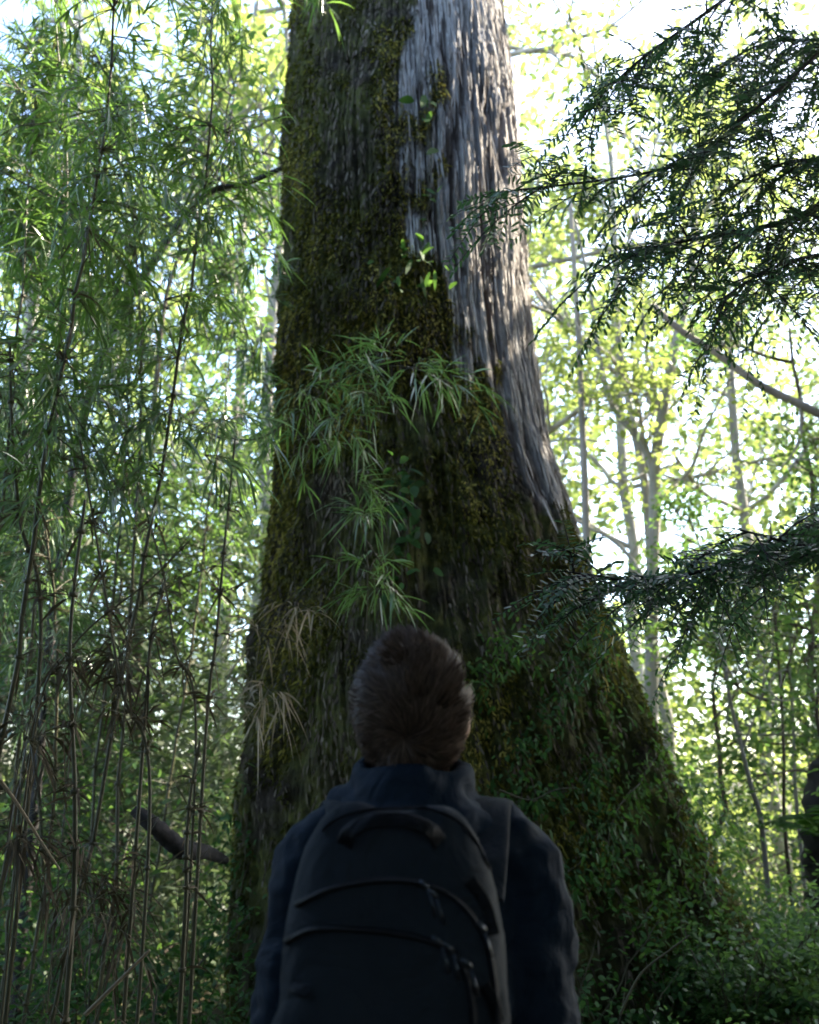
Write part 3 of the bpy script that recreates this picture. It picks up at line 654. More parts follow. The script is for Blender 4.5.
for x, y, v, rz, s, lab in TREES: dup(tprot[v], (x, y, float(gh(x, y)) - .05), rz, lab, s)
for p in tprot:
    for ch in list(p.children): bpy.data.objects.remove(ch)
    bpy.data.objects.remove(p)

def custom_tree(label, trunk, limbs, Y, r, bark, per, L, mat, seed, toground=True, twigs=True, name='broadleaf_tree'):
    rg = np.random.default_rng(seed); P = [at(a, b, Y) for a, b in trunk]
    if toground: P = [np.array([P[0][0], Y, float(gh(P[0][0], Y)) - .05])] + P
    base = P[0].copy(); t = thing(name, label, 'tree', base); st = MB(); lv = MB(); tips = []
    C = curve_pts(P[0], P[1:], 40); st.tube(C - base, np.linspace(r, r * .5, 40), 9, bump=.1)
    allc = [C]
    for pts, rr in limbs:
        Q = [at(a, b, Y + (q[0] if q else 0)) for a, b, *q in pts]; c = curve_pts(Q[0], Q[1:], 24); st.tube(c - base, np.linspace(rr, rr * .35, 24), 7, bump=.1); allc.append(c)
    if twigs:
        for c in allc[1:] + [C[20:]]:
            for i in range(6, len(c) - 1, 3):
                d = norm(rg.normal(0, 1, 3) + np.array([0, 0, .3])); grow(st, lv, c[i] - base, d, rg.uniform(.4, .9), .008, 1, rg, None, tips)
        tip_leaves(lv, tips, rg, per, .13, L, L * .62)
        lv.build('crown', M[mat], t)
    st.build('trunk', M[bark], t, True); return t
custom_tree('pale forked tree with upswept limbs in the bright clearing right of the trunk', [(652, 800), (652, 600), (655, 500), (655, 462), (664, 405), (674, 350), (688, 290), (694, 230), (690, 150)],
            [([(655, 475), (640, 440), (612, 405), (597, 345), (590, 290), (575, 220)], .05), ([(660, 412), (650, 370), (644, 335), (640, 260)], .035), ([(657, 500), (690, 470), (705, 430), (730, 380)], .03)], 11., .085, 'bark_pale', 9, .07, 'back_leaf', 3)
custom_tree('arching bare limbed tree leaning in from the right edge', [(980, 640), (940, 520), (880, 450), (819, 414), (760, 385), (715, 352), (680, 330), (650, 302)],
            [([(715, 352), (735, 330), (742, 290), (720, 240)], .02), ([(800, 405), (800, 440), (780, 470)], .015)], 8.5, .055, 'bark_pale', 5, .06, 'back_leaf', 4)
custom_tree('thin upright grey stem against the glare, close to the trunk edge', [(590, 700), (586, 520), (582, 420), (578, 330), (570, 200)], [([(583, 430), (600, 370), (625, 330)], .012)], 10., .05, 'bark_pale', 7, .07, 'back_leaf', 5)
custom_tree('slim dark sapling standing alone in the bright right clearing', [(785, 830), (784, 760), (780, 680), (775, 620), (770, 520)], [([(780, 690), (795, 640), (800, 600)], .01)], 8., .016, 'bark_brown', 8, .06, 'back_leaf', 6)
custom_tree('thin pale sapling beside the slim dark one', [(796, 800), (794, 740), (790, 660), (792, 560)], [([(792, 700), (812, 660), (830, 620)], .01)], 9., .02, 'bark_pale', 8, .06, 'back_leaf', 16)
custom_tree('leaning reddish brown sapling under the low conifer branch', [(762, 830), (752, 790), (742, 750), (730, 700), (722, 650)], [([(742, 750), (760, 700), (765, 660)], .01)], 7.6, .022, 'bark_pale', 8, .06, 'mid_leaf', 7)
custom_tree('slanting dark tree limb behind the upper bamboo leaves', [(60, 560), (100, 360), (160, 252), (205, 195), (250, 182), (292, 163)], [([(205, 195), (225, 150), (235, 90)], .015)], 6.6, .038, 'dark_wood', 4, .07, 'mid_leaf', 8)

# far wood as one mass
def far_wood(name, label, n, xr, yr, zr, seed, thr, L, W, mat):
    rg = np.random.default_rng(seed)
    x = rg.uniform(*xr, n); y = rg.uniform(*yr, n); z = rg.uniform(0, 1, n) ** 1.25 * (zr[1] - zr[0]) + zr[0]
    cl = fbm(x * .55, y * .4, z * .55, seed, 4)
    k = cl > thr + .10 * np.clip(z / 18, 0, 1)
    x, y, z, cl = x[k], y[k], z[k], cl[k]; n = len(x)
    p = np.stack([x, y, z + gh(x, y)], -1)
    b = MB(); b.leaves(p, rg.normal(0, 1, (n, 3)) * (1, 1, .6), rg.normal(0, .7, (n, 3)) + np.array([0, 0, 1]), rg.uniform(.7, 1.3, n) * L, rg.uniform(.7, 1.2, n) * W, .2, (.8, 1, .8), var=np.clip(rg.normal(.5, .3, n), 0, 1))
    tag(b.build(name, M[mat]), label, 'wood', kind='stuff')
far_wood('far_wood', 'sunlit far wood of yellow green leaves right of the giant trunk', 46000, (1.5, 17), (19, 30), (0, 20), 2, .46, .27, .17, 'far_leaf')
far_wood('far_wood', 'sunlit far wood glimpsed through the bamboo thicket', 60000, (-19, 1.5), (17, 29), (0, 20), 5, .46, .27, .17, 'far_leaf')
far_wood('undergrowth', 'bright tangled undergrowth of the clearing right of the trunk', 26000, (1.6, 10), (9, 17), (0, 3.0), 8, .46, .08, .05, 'back_leaf')
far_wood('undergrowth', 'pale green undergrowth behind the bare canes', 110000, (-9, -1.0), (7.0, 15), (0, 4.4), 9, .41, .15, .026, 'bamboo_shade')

# unseen leaf masses added round and over the camera to block light
SUN = norm(np.array([.72, .42, .80]))
def canopy_blocker():
    rg = np.random.default_rng(77); P = []
    def box(n, xr, yr, zr): P.append(np.stack([rg.uniform(*xr, n), rg.uniform(*yr, n), rg.uniform(*zr, n)], -1))
    box(44000, (-5, 7), (-9, 2.0), (5.2, 7.6))
    box(9000, (-6.5, -3.2), (-8, 2.4), (.4, 3.4)); box(9000, (-10, 9), (-11, -7), (.3, 7)); box(12000, (6.5, 9.5), (-8, 3), (.3, 8))
    box(40000, (3.2, 13), (1, 13), (6.5, 11))
    p = np.concatenate(P)
    k = fbm(p[:, 0] * .6, p[:, 1] * .6, p[:, 2] * .6, 3, 3) > .38
    # keep clear of the open view past the trunk, and of gaps cut for sun patches on the trunk
    inview = (p[:, 1] > -.3) & (np.abs(p[:, 0]) < .60 * p[:, 1] + .8) & (p[:, 2] < 2.0 + 1.05 * p[:, 1])
    k &= ~inview
    k &= np.hypot(p[:, 0], p[:, 1] - TY) > 1.7
    for px, py, r in ((470, 8, .16), (492, 150, .10), (515, 165, .10), (500, 185, .06), (484, 130, .05), (478, 250, .04), (500, 300, .05)):
        g, _ = trunk_hit(px, py); dv = p - g; t_ = dv @ SUN; k &= ~((t_ > 0) & (np.linalg.norm(dv - t_[:, None] * SUN, axis=1) < r + .20))
    p = p[k]; n = len(p)
    b = MB(); b.leaves(p, rg.normal(0, 1, (n, 3)) * (1, 1, .4), rg.normal(0, .5, (n, 3)) + np.array([0, 0, 1]), rg.uniform(.25, .5, n), rg.uniform(.15, .3, n), .2, (.8, 1, .8))
    tag(b.build('unseen_canopy', M['shade_leaf']), 'unseen leaf mass added around and overhead to shade the foreground', 'canopy_blocker', kind='stuff')
canopy_blocker()

# ------------------------------------------------------------------ undergrowth plants
def make_fern(label, nf, L, seed, mat='fern_leaf', up=.9):
    rg = np.random.default_rng(seed); t = thing('fern', label, 'fern', (0, 0, 0), group='ferns of the forest floor'); st = MB(); lv = MB()
    for f in range(nf):
        a = f * 2.4 + rg.uniform(-.3, .3); ln = L * rg.uniform(.7, 1.1); k = np.linspace(0, 1, 12)[:, None]; h = np.array([math.cos(a), math.sin(a), 0])
        e = rg.uniform(.6, 1.2) * up
        P = h * ln * k * .8 + np.array([0, 0, 1.]) * ln * (e * k - .75 * e * k ** 2.2); st.tube(P, np.linspace(.004, .001, 12), 4, cap=False)
        m = 34; tt = np.linspace(.12, .99, m); i = np.clip((tt * 11).astype(int), 0, 10); p = P[i] + (P[i + 1] - P[i]) * (tt * 11 - i)[:, None]; tg = norm(P[i + 1] - P[i])
        side = norm(np.cross(tg, np.array([0, 0, 1.]))); w = np.sin(np.clip(tt * 1.08, 0, 1) * np.pi) ** .7 * .22 * ln + .01
        for sg in (1, -1):
            lv.leaves(p, side * sg + tg * .35 + rg.normal(0, .08, (m, 3)), np.cross(side, tg) * 1. + rg.normal(0, .1, (m, 3)), w, .026 * L / .6, .25, (1., .8, .45))
    st.build('stem', M['bamboo_stem'], t); lv.build('fronds', M[mat], t); return t
def make_shrub(label, h, seed, L, W, mat, ns=9, per=45):
    rg = np.random.default_rng(seed); t = thing('shrub', label, 'shrub', (0, 0, 0), group='small shrubs of the forest floor'); st = MB(); lv = MB()
    for s in range(ns):
        a = rg.uniform(0, 6.28); o = rg.uniform(.2, .8); k = np.linspace(0, 1, 10)[:, None]; hh = h * rg.uniform(.5, 1.1)
        P = np.array([math.cos(a), math.sin(a), 0]) * hh * o * k ** 1.3 + np.array([0, 0, 1.]) * hh * k + rg.normal(0, .012, (10, 3)).cumsum(0); st.tube(P, np.linspace(.006, .0015, 10), 4, cap=False)
        i = rg.integers(2, 10, per); p = P[i] + rg.normal(0, .07, (per, 3)); d = rg.normal(0, 1, (per, 3)) * (1, 1, .4)
        lv.leaves(p, d, rg.normal(0, .4, (per, 3)) + np.array([0, 0, 1]), rg.uniform(.7, 1.3, per) * L, rg.uniform(.8, 1.2, per) * W, .3, (.8, 1, .75))
    st.build('stem', M['bamboo_stem'], t); lv.build('leaves', M[mat], t); return t
fp = [make_fern('p', 11, .62, 1), make_fern('p', 9, .8, 2), make_fern('p', 12, .42, 3, 'shade_leaf')]
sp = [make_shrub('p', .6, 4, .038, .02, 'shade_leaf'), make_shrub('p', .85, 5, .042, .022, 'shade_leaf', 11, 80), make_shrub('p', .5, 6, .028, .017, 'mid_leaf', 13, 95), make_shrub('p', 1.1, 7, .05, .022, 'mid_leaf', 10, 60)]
PL = [  # kind, variant, px, Y, scale, label
    ('f', 1, 770, 5.7, 1.5, 'large arching fern on the mound below the dark stump'),
    ('f', 0, 700, 5.6, 1., 'bright fern at the foot of the right buttress'),
    ('f', 0, 650, 4.9, .9, 'fern in the lower right undergrowth, nearest the jacket sleeve'),
    ('f', 2, 780, 4.6, 1.2, 'dark fern in the bottom right corner'),
    ('f', 0, 190, 4.4, 1., 'fern below the broken dead branch'),
    ('f', 2, 150, 3.6, 1., 'small shaded fern at the bottom of the thicket'),
    ('f', 1, 20, 3.4, .7, 'fern with blue green fronds at the left edge'),
    ('f', 0, 225, 5.1, .8, 'fern against the left foot of the trunk'),
    ('f', 1, 640, 8.2, 1., 'sunlit fern behind the right buttress'),
    ('f', 2, 735, 5.2, 1.3, 'shaded fern under the dense shrub of the mound'),
    ('s', 0, 600, 4.7, 1., 'small leaved shrub close beside the jacket sleeve'),
    ('s', 1, 660, 5.2, .9, 'leafy shrub covering the lower right buttress'),
    ('s', 2, 720, 5.0, 1.2, 'dense shrub on the mound right of the trunk'),
    ('s', 2, 770, 5.4, 1.3, 'lighter green shrub on the right of the mound'),
    ('s', 2, 800, 4.9, 1.2, 'round leaved shrub at the lower right edge'),
    ('s', 2, 690, 4.3, 1., 'low round leaved shrub at the bottom right'),
    ('s', 0, 560, 4.9, 1.2, 'shrub in the shadow between jacket and buttress'),
    ('s', 1, 240, 4.8, .8, 'shrub in deep shade left of the jacket'),
    ('s', 0, 160, 4.6, 1., 'shrub below the bare canes'),
    ('s', 2, 90, 4.2, 1.2, 'grey green shrub low in the thicket'),
    ('s', 1, 30, 4.6, 1., 'dark shrub at the lower left edge'),
    ('s', 3, 120, 6.2, 1.2, 'tall airy shrub behind the knotted canes'),
    ('s', 3, 190, 6.6, 1.3, 'tall pale shrub in the clearing left of the trunk'),
    ('s', 3, 60, 6.8, 1.3, 'tall shrub in the deep left background'),
    ('s', 3, 700, 7.4, 1.1, 'tall fresh shrub behind the buttress slope'),
    ('s', 3, 810, 6.8, 1.1, 'tall shrub at the right frame edge beside the stump'),
    ('s', 3, 30, 5.2, 1.2, 'tall shaded shrub among the bases of the bamboo culms'),
    ('s', 1, 110, 5.0, 1.3, 'dense dark shrub under the knotted canes'),
    ('s', 3, 200, 5.6, .9, 'thin shrub between the broken branch and the trunk foot'),
    ('s', 1, 60, 3.6, .9, 'dark leafy shrub at the very bottom of the thicket'),
    ('s', 0, 200, 3.9, 1.1, 'shrub in deep shade beside the left jacket sleeve'),
    ('s', 2, 740, 6.6, 1.4, 'bushy bright shrub between buttress and stump'),
]
for k, v, px, Y, s, lab in PL:
    x = at(px, 800, Y)[0]; dup((fp if k == 'f' else sp)[v], (x, Y, float(gh(x, Y)) - .02), rng.uniform(0, 6.28), lab, s)
for p in fp + sp:
    for ch in list(p.children): bpy.data.objects.remove(ch)
    bpy.data.objects.remove(p)

rg = np.random.default_rng(19)
cluster('dead_bamboo_spray', 'dry leaf tangle caught among the bare canes at waist height', 'bamboo', [(95, 900), (70, 870), (120, 930)], 3.7, 9, .28, .13, rg, .009, stems=[[(60, 960), (95, 900), (120, 850)]], leafmat='sheath', r=.004)
cluster('dead_bamboo_spray', 'brown hanging leaf bundle on the knotted cane in mid thicket', 'bamboo', [(118, 690), (122, 660)], 3.6, 9, .16, .12, rg, .009, stems=[[(112, 740), (119, 690), (124, 640)]], leafmat='sheath', r=.004)
cluster('dead_bamboo_spray', 'dead leaf bundle in the shade at the frame edge', 'bamboo', [(10, 790), (28, 740), (15, 850)], 3.3, 9, .22, .13, rg, .009, stems=[[(5, 880), (14, 790), (30, 720)]], leafmat='sheath', r=.004)
# dead branch, stump, root sticks
def solid_log(name, label, cat, P, rad, mat, n=14):
    P = np.array(P, float); base = P[0].copy(); C = curve_pts(P[0], P[1:], 40); rr = np.interp(np.linspace(0, 1, 40), np.linspace(0, 1, len(rad)), rad)
    b = MB(); b.tube(C - base, rr, n, bump=.28); o = b.build(name, M[mat], None, True); o.location = base; tag(o, label, cat); return o
q = [at(134, 810, 4.3), at(150, 822, 4.3), at(168, 838, 4.35), at(185, 850, 4.4), at(205, 852, 4.6), at(225, 860, 5.0)]
solid_log('dead_branch', 'broken dark dead branch jutting out among the bare canes', 'branch', q, [.022, .034, .036, .042, .03, .02], 'dark_wood')
sx = at(835, 800, 7.2)[0]
solid_log('stump', 'dark mossy tree stump at the right edge behind the pale fern', 'stump', [(sx, 7.2, -.1), (sx + .02, 7.2, .6), (sx, 7.22, 1.2), (sx + .06, 7.2, 1.75)], [.32, .25, .24, .17], 'dark_wood', 18)
fs = make_fern('pale fern sprouting from the dark mossy stump at the right edge', 9, .62, 8); fs.location = (sx - .22, 6.85, 1.22); fs.scale = (1.15,) * 3; del fs['group']
make_cane([(620, 1015), (640, 975), (670, 950), (690, 935)], 4.0, 'thin pale root curving over the lower right undergrowth', .005, 'bamboo_stem', False, False)
make_cane([(500, 790), (530, 800), (555, 790), (575, 788)], 4.6, 'thin bare twig on the dark trunk above the shoulder', .004, 'bamboo_stem', False, False)

# ------------------------------------------------------------------ the person
_SPH = {}
def ell(bm, c, r, rot=None, seg=24):
    if seg not in _SPH:
        q = bmesh.new(); bmesh.ops.create_uvsphere(q, u_segments=seg, v_segments=seg // 2, radius=1)
        q.verts.index_update(); V = np.array([v.co[:] for v in q.verts]); F3 = []; F4 = []
        for f in q.faces: (F3 if len(f.verts) == 3 else F4).append([v.index for v in f.verts])
        q.free(); _SPH[seg] = (V, F3, F4)
    V, F3, F4 = _SPH[seg]; V = V * np.array(r)
    if rot is not None: V = V @ np.array(rot.to_3x3()).T
    bm.add(V + np.array(c), F3, F4)
def chain(bm, pts, rad, sub=6):
    pts = [np.array(p, float) for p in pts]
    for a, b_, ra, rb in zip(pts[:-1], pts[1:], rad[:-1], rad[1:]):
        L = np.linalg.norm(b_ - a); k = max(2, int(L / (min(ra, rb) * .35)))
        for i in range(k + 1):
            f = i / k; ell(bm, a + (b_ - a) * f, (ra + (rb - ra) * f,) * 3, None, 12)
def remesh_obj(name, bm, mat, parent, vox, smooth=4, disp=None):
    me = bm.mesh(name, mat); tmp = bpy.data.objects.new('tmp', me); COL.objects.link(tmp)
    md = tmp.modifiers.new('r', 'REMESH'); md.mode = 'VOXEL'; md.voxel_size = vox; md.use_smooth_shade = True
    sm = tmp.modifiers.new('s', 'SMOOTH'); sm.iterations = smooth; sm.factor = .5
    dg = bpy.context.evaluated_depsgraph_get(); new = bpy.data.meshes.new_from_object(tmp.evaluated_get(dg)); bpy.data.objects.remove(tmp)
    new.name = name; new.materials.clear(); new.materials.append(mat)
    n = len(new.vertices); co = np.zeros(n * 3, np.float32); no = np.zeros(n * 3, np.float32); new.vertices.foreach_get('co', co); new.vertex_normals.foreach_get('vector', no)
    co = co.reshape(-1, 3).astype(float); no = no.reshape(-1, 3)
    if disp is not None: co = co + no * disp(co)[:, None]
    new.vertices.foreach_set('co', co.astype(np.float32).ravel()); new.polygons.foreach_set('use_smooth', np.ones(len(new.polygons), bool)); new.update()
    return link(name, new, parent)
HX, PYY = .004, 1.50
SX = .012
man = thing('person', 'person in a dark blue jacket, seen from behind, head tilted back to look up', 'person', (0, 0, 0))
HC = Vector((HX, 1.490, 1.618)); HR = Matrix.Rotation(R(50), 4, 'X')
def hp(x, y, z): return tuple(HC + HR @ Vector((x, y, z)))
sh = {s: (SX + s * .153, 1.50, 1.397) for s in (-1, 1)}; el = {s: (SX + s * .173, 1.475, 1.12) for s in (-1, 1)}; wr = {s: (SX + s * .19, 1.56, .88) for s in (-1, 1)}
def body():
    bm = MB()
    ell(bm, HC, (.073, .094, .108), HR); ell(bm, hp(0, .03, -.06), (.056, .066, .06), HR)
    ell(bm, hp(0, .045, -.095), (.03, .035, .022), HR)
    chain(bm, [hp(0, .096, .0), hp(0, .112, -.03)], [.008, .013]); ell(bm, hp(0, .088, -.065), (.024, .012, .009), HR)
    for s in (-1, 1):
        ell(bm, hp(s * .076, .0, -.02), (.011, .02, .033), HR); ell(bm, hp(s * .03, .088, .005), (.013, .01, .008), HR)
    chain(bm, [(HX, 1.49, 1.56), (SX, 1.48, 1.40)], [.055, .06])
    for z, a, b_ in ((1.33, .125, .09), (1.2, .13, .095), (1.05, .125, .09), (.95, .14, .10)): ell(bm, (SX, 1.5, z), (a, b_, .12))
    for s in (-1, 1):
        chain(bm, [(SX, 1.49, 1.42), sh[s], el[s], wr[s]], [.05, .047, .037, .026])
        p = np.array(wr[s]); ell(bm, p + (0, .005, -.05), (.014, .036, .045))
        for k, (dy, ln) in enumerate(((-.026, .06), (-.009, .075), (.009, .08), (.026, .07))):
            q0 = p + (0, .008 + dy, -.085); chain(bm, [q0, q0 + (-s * .006, .004, -ln * .5), q0 + (-s * .018, .006, -ln)], [.0085, .008, .007])
        chain(bm, [p + (0, .03, -.03), p + (-s * .012, .055, -.06), p + (-s * .02, .06, -.095)], [.012, .0095, .008])
        chain(bm, [(SX + s * .085, 1.5, .92), (SX + s * .10, 1.52, .5), (SX + s * .105, 1.49, .10)], [.08, .055, .04])
        chain(bm, [(SX + s * .105, 1.47, .06), (SX + s * .12, 1.65, .04)], [.04, .032])
    return remesh_obj('body', bm, M['skin'], man, .006, 3)
body()
def wrinkle(co):
    return .022 * (fbm(co[:, 0] * 7 + co[:, 2] * 5, co[:, 1] * 9, co[:, 2] * 17 - co[:, 0] * 6, 5, 3) - .5) + .015 * (fbm(co[:, 0] * 24, co[:, 1] * 24, co[:, 2] * 30, 8, 2) - .5)
def jacket():
    bm = MB()
    for z, a, b_ in ((1.35, .150, .108), (1.26, .160, .118), (1.14, .160, .12), (1.02, .165, .118), (.90, .175, .122)): ell(bm, (SX, 1.5, z), (a, b_, .11))
    for s in (-1, 1):
        chain(bm, [(SX + s * .045, 1.475, 1.465), (SX + s * .11, 1.49, 1.442), sh[s], (np.array(sh[s]) + el[s]) / 2 + (s * .004, 0, 0), el[s], wr[s]], [.052, .056, .060, .056, .053, .042])
    # collar and the folded hood behind the neck
    for k in range(40):
        a = k / 40 * 2 * math.pi; c, s_ = math.cos(a), math.sin(a)
        ell(bm, (HX + .074 * c, 1.485 + .074 * s_, 1.514 + .010 * s_ + .006 * math.sin(3 * a)), (.018, .018, .038), None, 10)
    for k in range(24):
        f = k / 23 * 2 - 1
        ell(bm, (HX + .004 + f * .105, 1.415 + .075 * f * f, 1.486 - .008 * f * f + .010 * math.sin(5 * f + .6)), (.027, .026, .028), None, 12)
    for f in np.linspace(-.75, .75, 15):
        ell(bm, (HX + .004 + f * .12, 1.40 + .05 * f * f, 1.455 - .01 * f * f), (.034, .024, .038), None, 12)
    return remesh_obj('jacket', bm, M['jacket'], man, .006, 5, wrinkle)
jk = jacket()
def trousers():
    bm = MB(); ell(bm, (SX, 1.5, .92), (.165, .115, .12))
    for s in (-1, 1): chain(bm, [(SX + s * .085, 1.5, .88), (SX + s * .10, 1.52, .5), (SX + s * .105, 1.485, .09)], [.093, .073, .062])
    remesh_obj('trousers', bm, M['trousers'], man, .009, 4, wrinkle)
    for s in (-1, 1):
        bm = MB(); chain(bm, [(SX + s * .105, 1.465, .055), (SX + s * .11, 1.55, .05), (SX + s * .122, 1.66, .04)], [.053, .05, .042]); chain(bm, [(SX + s * .105, 1.47, .05), (SX + s * .105, 1.48, .17)], [.052, .056])
        remesh_obj('boot', bm, M['boot'], man, .008, 3)
trousers()
def hair():
    b = MB(); rg = np.random.default_rng(3)
    # scalp cap
    n1, n2 = 48, 30
    ax, ay, az = .0785, .0985, .112
    T, Ph = np.meshgrid(np.linspace(0, 2 * np.pi, n1, endpoint=False), np.linspace(.0, np.pi * .80, n2), indexing='ij')
    X = np.sin(Ph) * np.cos(T); Yv = np.sin(Ph) * np.sin(T); Z = np.cos(Ph)
    def inhair(x, y, z): return (z > .25 - 0.0 * y) | (y < .15 * (1 + z) - .05)
    V = np.stack([X * ax, Yv * ay, Z * az], -1)
    V[..., 2] = np.where((Yv > .1) & (Z < .3), .3 * az + 0 * Z, V[..., 2])
    sc_in = np.where((Yv > .1) & (Z < .3), .80, 1.); V[..., 0] *= sc_in; V[..., 1] *= sc_in
    i = np.arange(n1)[:, None] * n2; j = np.arange(n2 - 1)[None]; ii = ((np.arange(n1) + 1) % n1)[:, None] * n2
    f = np.stack([i + j, i + j + 1, ii + j + 1, ii + j], -1)
    Rm = np.array(HR.to_3x3()); H0 = np.array(HC)
    b.add(V.reshape(-1, 3) @ Rm.T + H0, None, f, var=.05)
    n = 21000
    u = norm(rg.normal(0, 1, (n * 2, 3))); x, y, z = u.T
    k = ((z > .32) | (y < .12 - .1 * np.abs(x) + .25 * np.clip(z, 0, 1))) & (z > -.90); u = u[k][:n]; n = len(u)
    P = u * np.array([ax, ay, az]); nn = norm(u / np.array([ax, ay, az]))
    wh = norm(np.array([-.12, -.90, .40]))                   # crown whorl
    d = u - wh; sw = np.cross(np.repeat(wh[None], n, 0), d); d = d + .55 * sw
    d = d - nn * (d * nn).sum(1, keepdims=True); d = norm(d)
    cl = rg.normal(0, 1, (260, 3)); cp = norm(rg.normal(0, 1, (260, 3)))
    idx = np.argmax(u @ cp.T, 1); d = norm(d + .32 * cl[idx] + .16 * rg.normal(0, 1, (n, 3)))
    L = np.interp(u[:, 2], [-.8, -.2, .5, 1], [.012, .022, .034, .042]) * rg.uniform(.75, 1.2, n) * rg.uniform(.85, 1.12, 260)[idx]
    lift = np.interp(u[:, 2], [-.8, 0, 1], [.30, .34, .42]) + .12 * rg.normal(0, 1, n)
    dd = norm(d + nn * lift[:, None]); 
    S = []
    W = rg.uniform(.0008, .0018, n)[:, None]; side = norm(np.cross(dd, nn))
    for t, w in ((0, 1.), (.5, 1.), (1., .15)):
        c = P + dd * (L * t)[:, None] - nn * (L * .30 * t * t)[:, None]
        S += [c - side * W * w, c + side * W * w]
    V = np.stack(S, 1).reshape(-1, 3) @ Rm.T + H0
    o = np.arange(n)[:, None] * 6; f = np.concatenate([o + np.array([[0, 1, 3, 2]]), o + np.array([[2, 3, 5, 4]])], 0)
    b.add(V, None, f, np.repeat(np.clip(rg.normal(.45, .25, n), 0, 1), 6))
    b.build('hair', M['hair'], man, True)
hair()

# ------------------------------------------------------------------ the backpack
PC = np.array([-.018, 1.262, 1.205])
pk = thing('backpack', 'dark charcoal backpack with curved zips worn on the back of the jacket', 'backpack', (0, 0, 0))
def superell(c, r, e=(2.6, 2.6, 3.4), top=.0, n=(96, 72), wr_=.0, seed=1, ymod=None):
    T, Ph = np.meshgrid(np.linspace(0, 2 * np.pi, n[0], endpoint=False), np.linspace(.002, np.pi - .002, n[1]), indexing='ij')
    u = np.stack([np.sin(Ph) * np.cos(T), np.sin(Ph) * np.sin(T), np.cos(Ph)], -1)
    k = (np.abs(u[..., 0]) ** e[0] + np.abs(u[..., 1]) ** e[1] + np.abs(u[..., 2]) ** e[2]) ** (-1 / 2.9)
    v = u * k[..., None]
    v = v * np.array(r)
    tz = np.clip(v[..., 2] / r[2], -1, 1)
    v[..., 0] *= 1 - top * np.clip(tz, 0, 1) ** 2; v[..., 1] *= 1 - .35 * np.clip(tz, 0, 1) ** 2
    p = v + np.array(c)
    if wr_: p = p + norm(v) * (wr_ * (fbm(p[..., 0] * 14, p[..., 1] * 14, p[..., 2] * 18, seed, 4) - .5))[..., None]
    i = np.arange(n[0])[:, None] * n[1]; ii = ((np.arange(n[0]) + 1) % n[0])[:, None] * n[1]; j = np.arange(n[1] - 1)[None]
    return p.reshape(-1, 3), np.stack([i + j, i + j + 1, ii + j + 1, ii + j], -1).reshape(-1, 4)
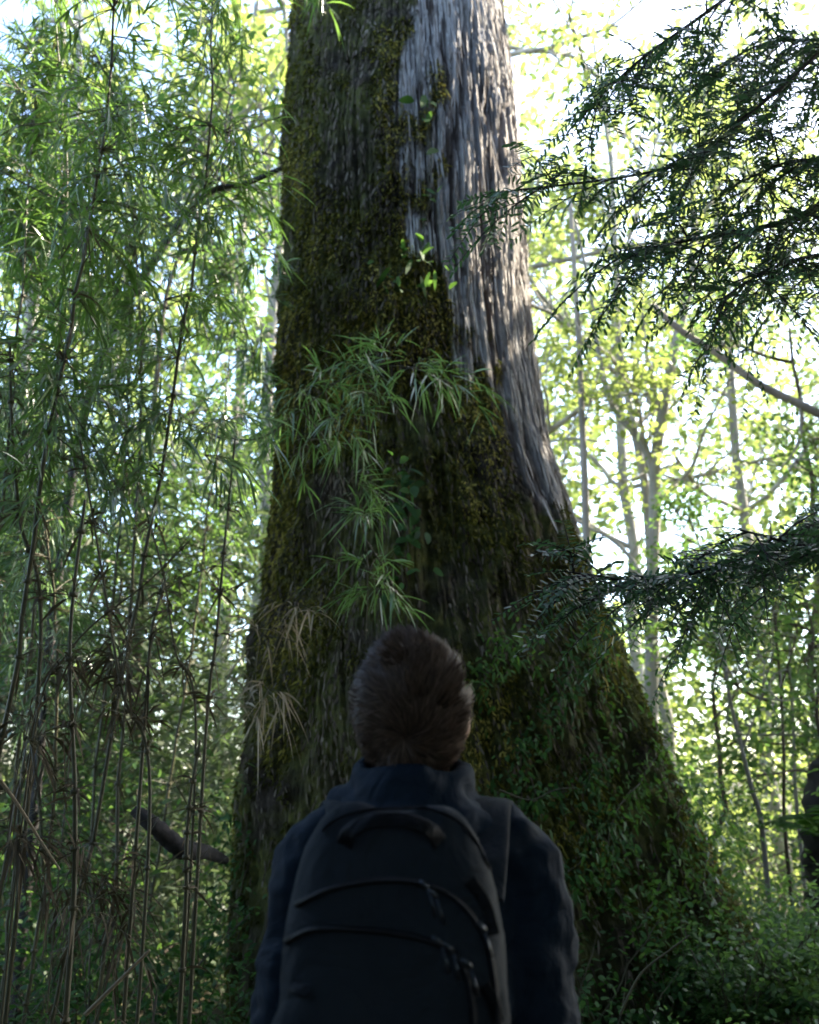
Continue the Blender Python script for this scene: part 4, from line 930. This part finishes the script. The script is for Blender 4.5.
def pack():
    b = MB(); v, f = superell(PC, (.134, .098, .275), e=(3.4, 3.0, 4.6), top=.20, wr_=.018); b.add(v, None, f)
    main = b.build('pack_body', M['pack'], pk, True)
    b = MB(); v2, f2 = superell(PC + (-.012, -.062, -.10), (.122, .058, .185), top=.18, wr_=.012, seed=4); b.add(v2, None, f2)
    pocket = b.build('front_pocket', M['pack'], pk, True)
    b = MB(); v3, f3 = superell(PC + (-.010, -.050, -.035), (.135, .060, .185), top=.2, wr_=.012, seed=6); b.add(v3, None, f3)
    mid = b.build('middle_pocket', M['pack'], pk, True)
    trees = [BVHTree.FromPolygons([tuple(q) for q in a], [tuple(int(w) for w in q) for q in bb]) for a, bb in ((v, f), (v2, f2), (v3, f3))]
    def proj(px, py, off=.004):
        a = at(px, py, 1.0); o = Vector((0, 0, CAMZ)); d = (Vector(a) - o).normalized(); best = None
        for t in trees:
            h = t.ray_cast(o, d)
            if h[0] is not None and (best is None or h[3] < best[1]): best = (h[0] - d * off, h[3])
        return None if best is None else np.array(best[0])
    def path(pxs, n=40):
        P = np.array(pxs, float); C = curve_pts((*P[0], 0), [(*q, 0) for q in P[1:]], n)
        r = [proj(a, b_) for a, b_, _ in C]; return np.array([q for q in r if q is not None])
    zips = [[(296, 905), (330, 889), (375, 881), (415, 882), (450, 895), (475, 920), (490, 955), (497, 1000), (499, 1023)],
            [(286, 942), (310, 930), (350, 929), (400, 934), (440, 945), (462, 965), (472, 1000), (474, 1023)]]
    for z in zips:
        P = path(z)
        b = MB(); b.tube(P, .0038, 6); zo = b.build('zip', M['pack_trim'], pk, True)
        b = MB(); Q = P - norm(P - np.array([0, 0, CAMZ])) * .0035; 
        i = np.arange(len(Q) - 1)
        for a, c in zip(Q[:-1], Q[1:]):
            for k in range(3):
                m_ = a + (c - a) * (k + .5) / 3; t_ = norm(c - a) * .0010
                b.tube(np.array([m_ - t_, m_ + t_]), .0020, 5)
        b.build('zip_teeth', M['boot_dark'], zo)
    seams = [[(322, 830), (345, 815), (400, 806), (440, 812), (470, 832), (490, 870)]]
    for z in seams:
        P = path(z)
        if len(P) > 3:
            b = MB(); b.tube(P, .0022, 6); b.build('piping', M['pack_trim'], pk, True)
    for px, py in ((424, 884), (432, 892), (437, 940), (448, 946), (466, 962), (480, 925)):
        p = proj(px, py, .008)
        if p is None: continue
        b = MB(); b.tube(np.array([p + (-.005, 0, .003), p + (.001, 0, 0), p + (.006, -.001, -.006)]), [.002, .0026, .002], 8); b.tube(np.array([p + (.005, -.001, -.006), p + (.010, -.002, -.022), p + (.012, -.002, -.034)]), [.0010, .0014, .0018], 6)
        b.build('zip_pull', M['metal'], pk, True)
    for pts in ([(470, 880), (486, 905), (494, 935)], [(484, 985), (492, 1000), (498, 1022)], [(292, 985), (300, 990), (310, 992)]):
        P = path(pts, 14)
        if len(P) > 3: b = MB(); ribbon(b, P, np.array([0, -1., .2]), .014, .004); b.build('webbing_tab', M['pack_trim'], pk, True)
    b = MB(); L = np.array([proj(*q, o_) for q, o_ in (((344, 846), .001), ((350, 832), .016), ((372, 821), .026), ((405, 821), .026), ((430, 830), .016), ((440, 844), .001))])
    L = curve_pts(L[0], list(L[1:]), 30); ribbon(b, L, np.array([0, -.85, .5]), .020, .005); b.build('haul_loop', M['pack_trim'], pk, True)
    for s in (-1, 1):
        b = MB(); X = SX
        L = curve_pts((X + s * .075, 1.345, 1.38), [(X + s * .085, 1.385, 1.43), (X + s * .095, 1.44, 1.483), (X + s * .105, 1.50, 1.496), (X + s * .118, 1.56, 1.475), (X + s * .12, 1.61, 1.40), (X + s * .125, 1.635, 1.25), (X + s * .155, 1.60, 1.10), (X + s * .165, 1.48, 1.0), (X + s * .13, 1.36, .97)], 60)
        ribbon(b, L, None, .066, .010, cen=np.array([X, 1.5, 1.25])); b.build('shoulder_strap', M['pack'], pk, True)
def ribbon(b, P, nrm, w, th, cen=None):
    t = norm(np.gradient(P, axis=0))
    if nrm is None:
        o = P - cen; o[:, 0] *= .25; o = norm(o - t * (o * t).sum(1, keepdims=True))
    else: o = norm(np.repeat(nrm[None], len(P), 0))
    s = norm(np.cross(t, o)); m = len(P); prof = []
    for k in range(12):
        a = k / 12 * 2 * math.pi; c, q = math.cos(a), math.sin(a)
        prof.append(P + s * (w / 2 * np.sign(c) * abs(c) ** .5) + o * (th / 2 * np.sign(q) * abs(q) ** .7))
    V = np.stack(prof, 1).reshape(-1, 3); i = np.arange(m - 1)[:, None] * 12; j = np.arange(12)[None]; k = (j + 1) % 12
    b.add(V, None, np.stack([i + j, i + k, i + 12 + k, i + 12 + j], -1).reshape(-1, 4))
pack()

# ------------------------------------------------------------------ light
el_ = math.asin(SUN[2]); az_ = math.atan2(SUN[0], SUN[1])
w = bpy.data.worlds.new('World'); sc.world = w; w.use_nodes = True; t = w.node_tree; t.nodes.clear()
sky = t.nodes.new('ShaderNodeTexSky'); sky.sky_type = 'NISHITA'; sky.sun_disc = False; sky.sun_elevation = el_; sky.sun_rotation = az_; sky.air_density = 1.; sky.dust_density = 1.6
bg = t.nodes.new('ShaderNodeBackground'); bg.inputs[1].default_value = .15; ow = t.nodes.new('ShaderNodeOutputWorld')
t.links.new(sky.outputs[0], bg.inputs[0]); t.links.new(bg.outputs[0], ow.inputs[0])
sl = bpy.data.lights.new('sun', 'SUN'); sl.energy = 5.; sl.angle = R(.5); sl.color = (1, .90, .74); so = bpy.data.objects.new('sun', sl); COL.objects.link(so)
so.rotation_euler = Vector(SUN).to_track_quat('Z', 'Y').to_euler(); so.location = (10, 6, 14)

sc.view_settings.view_transform = 'Standard'; sc.view_settings.look = 'None'; sc.view_settings.gamma = 1; sc.view_settings.exposure = 2.75
sc.render.engine = 'CYCLES'; cy = sc.cycles; cy.use_denoising = True; cy.max_bounces = 7; cy.diffuse_bounces = 4; cy.transmission_bounces = 4; cy.glossy_bounces = 2
cy.sample_clamp_indirect = 4.; cy.use_adaptive_sampling = True; cy.adaptive_threshold = .01
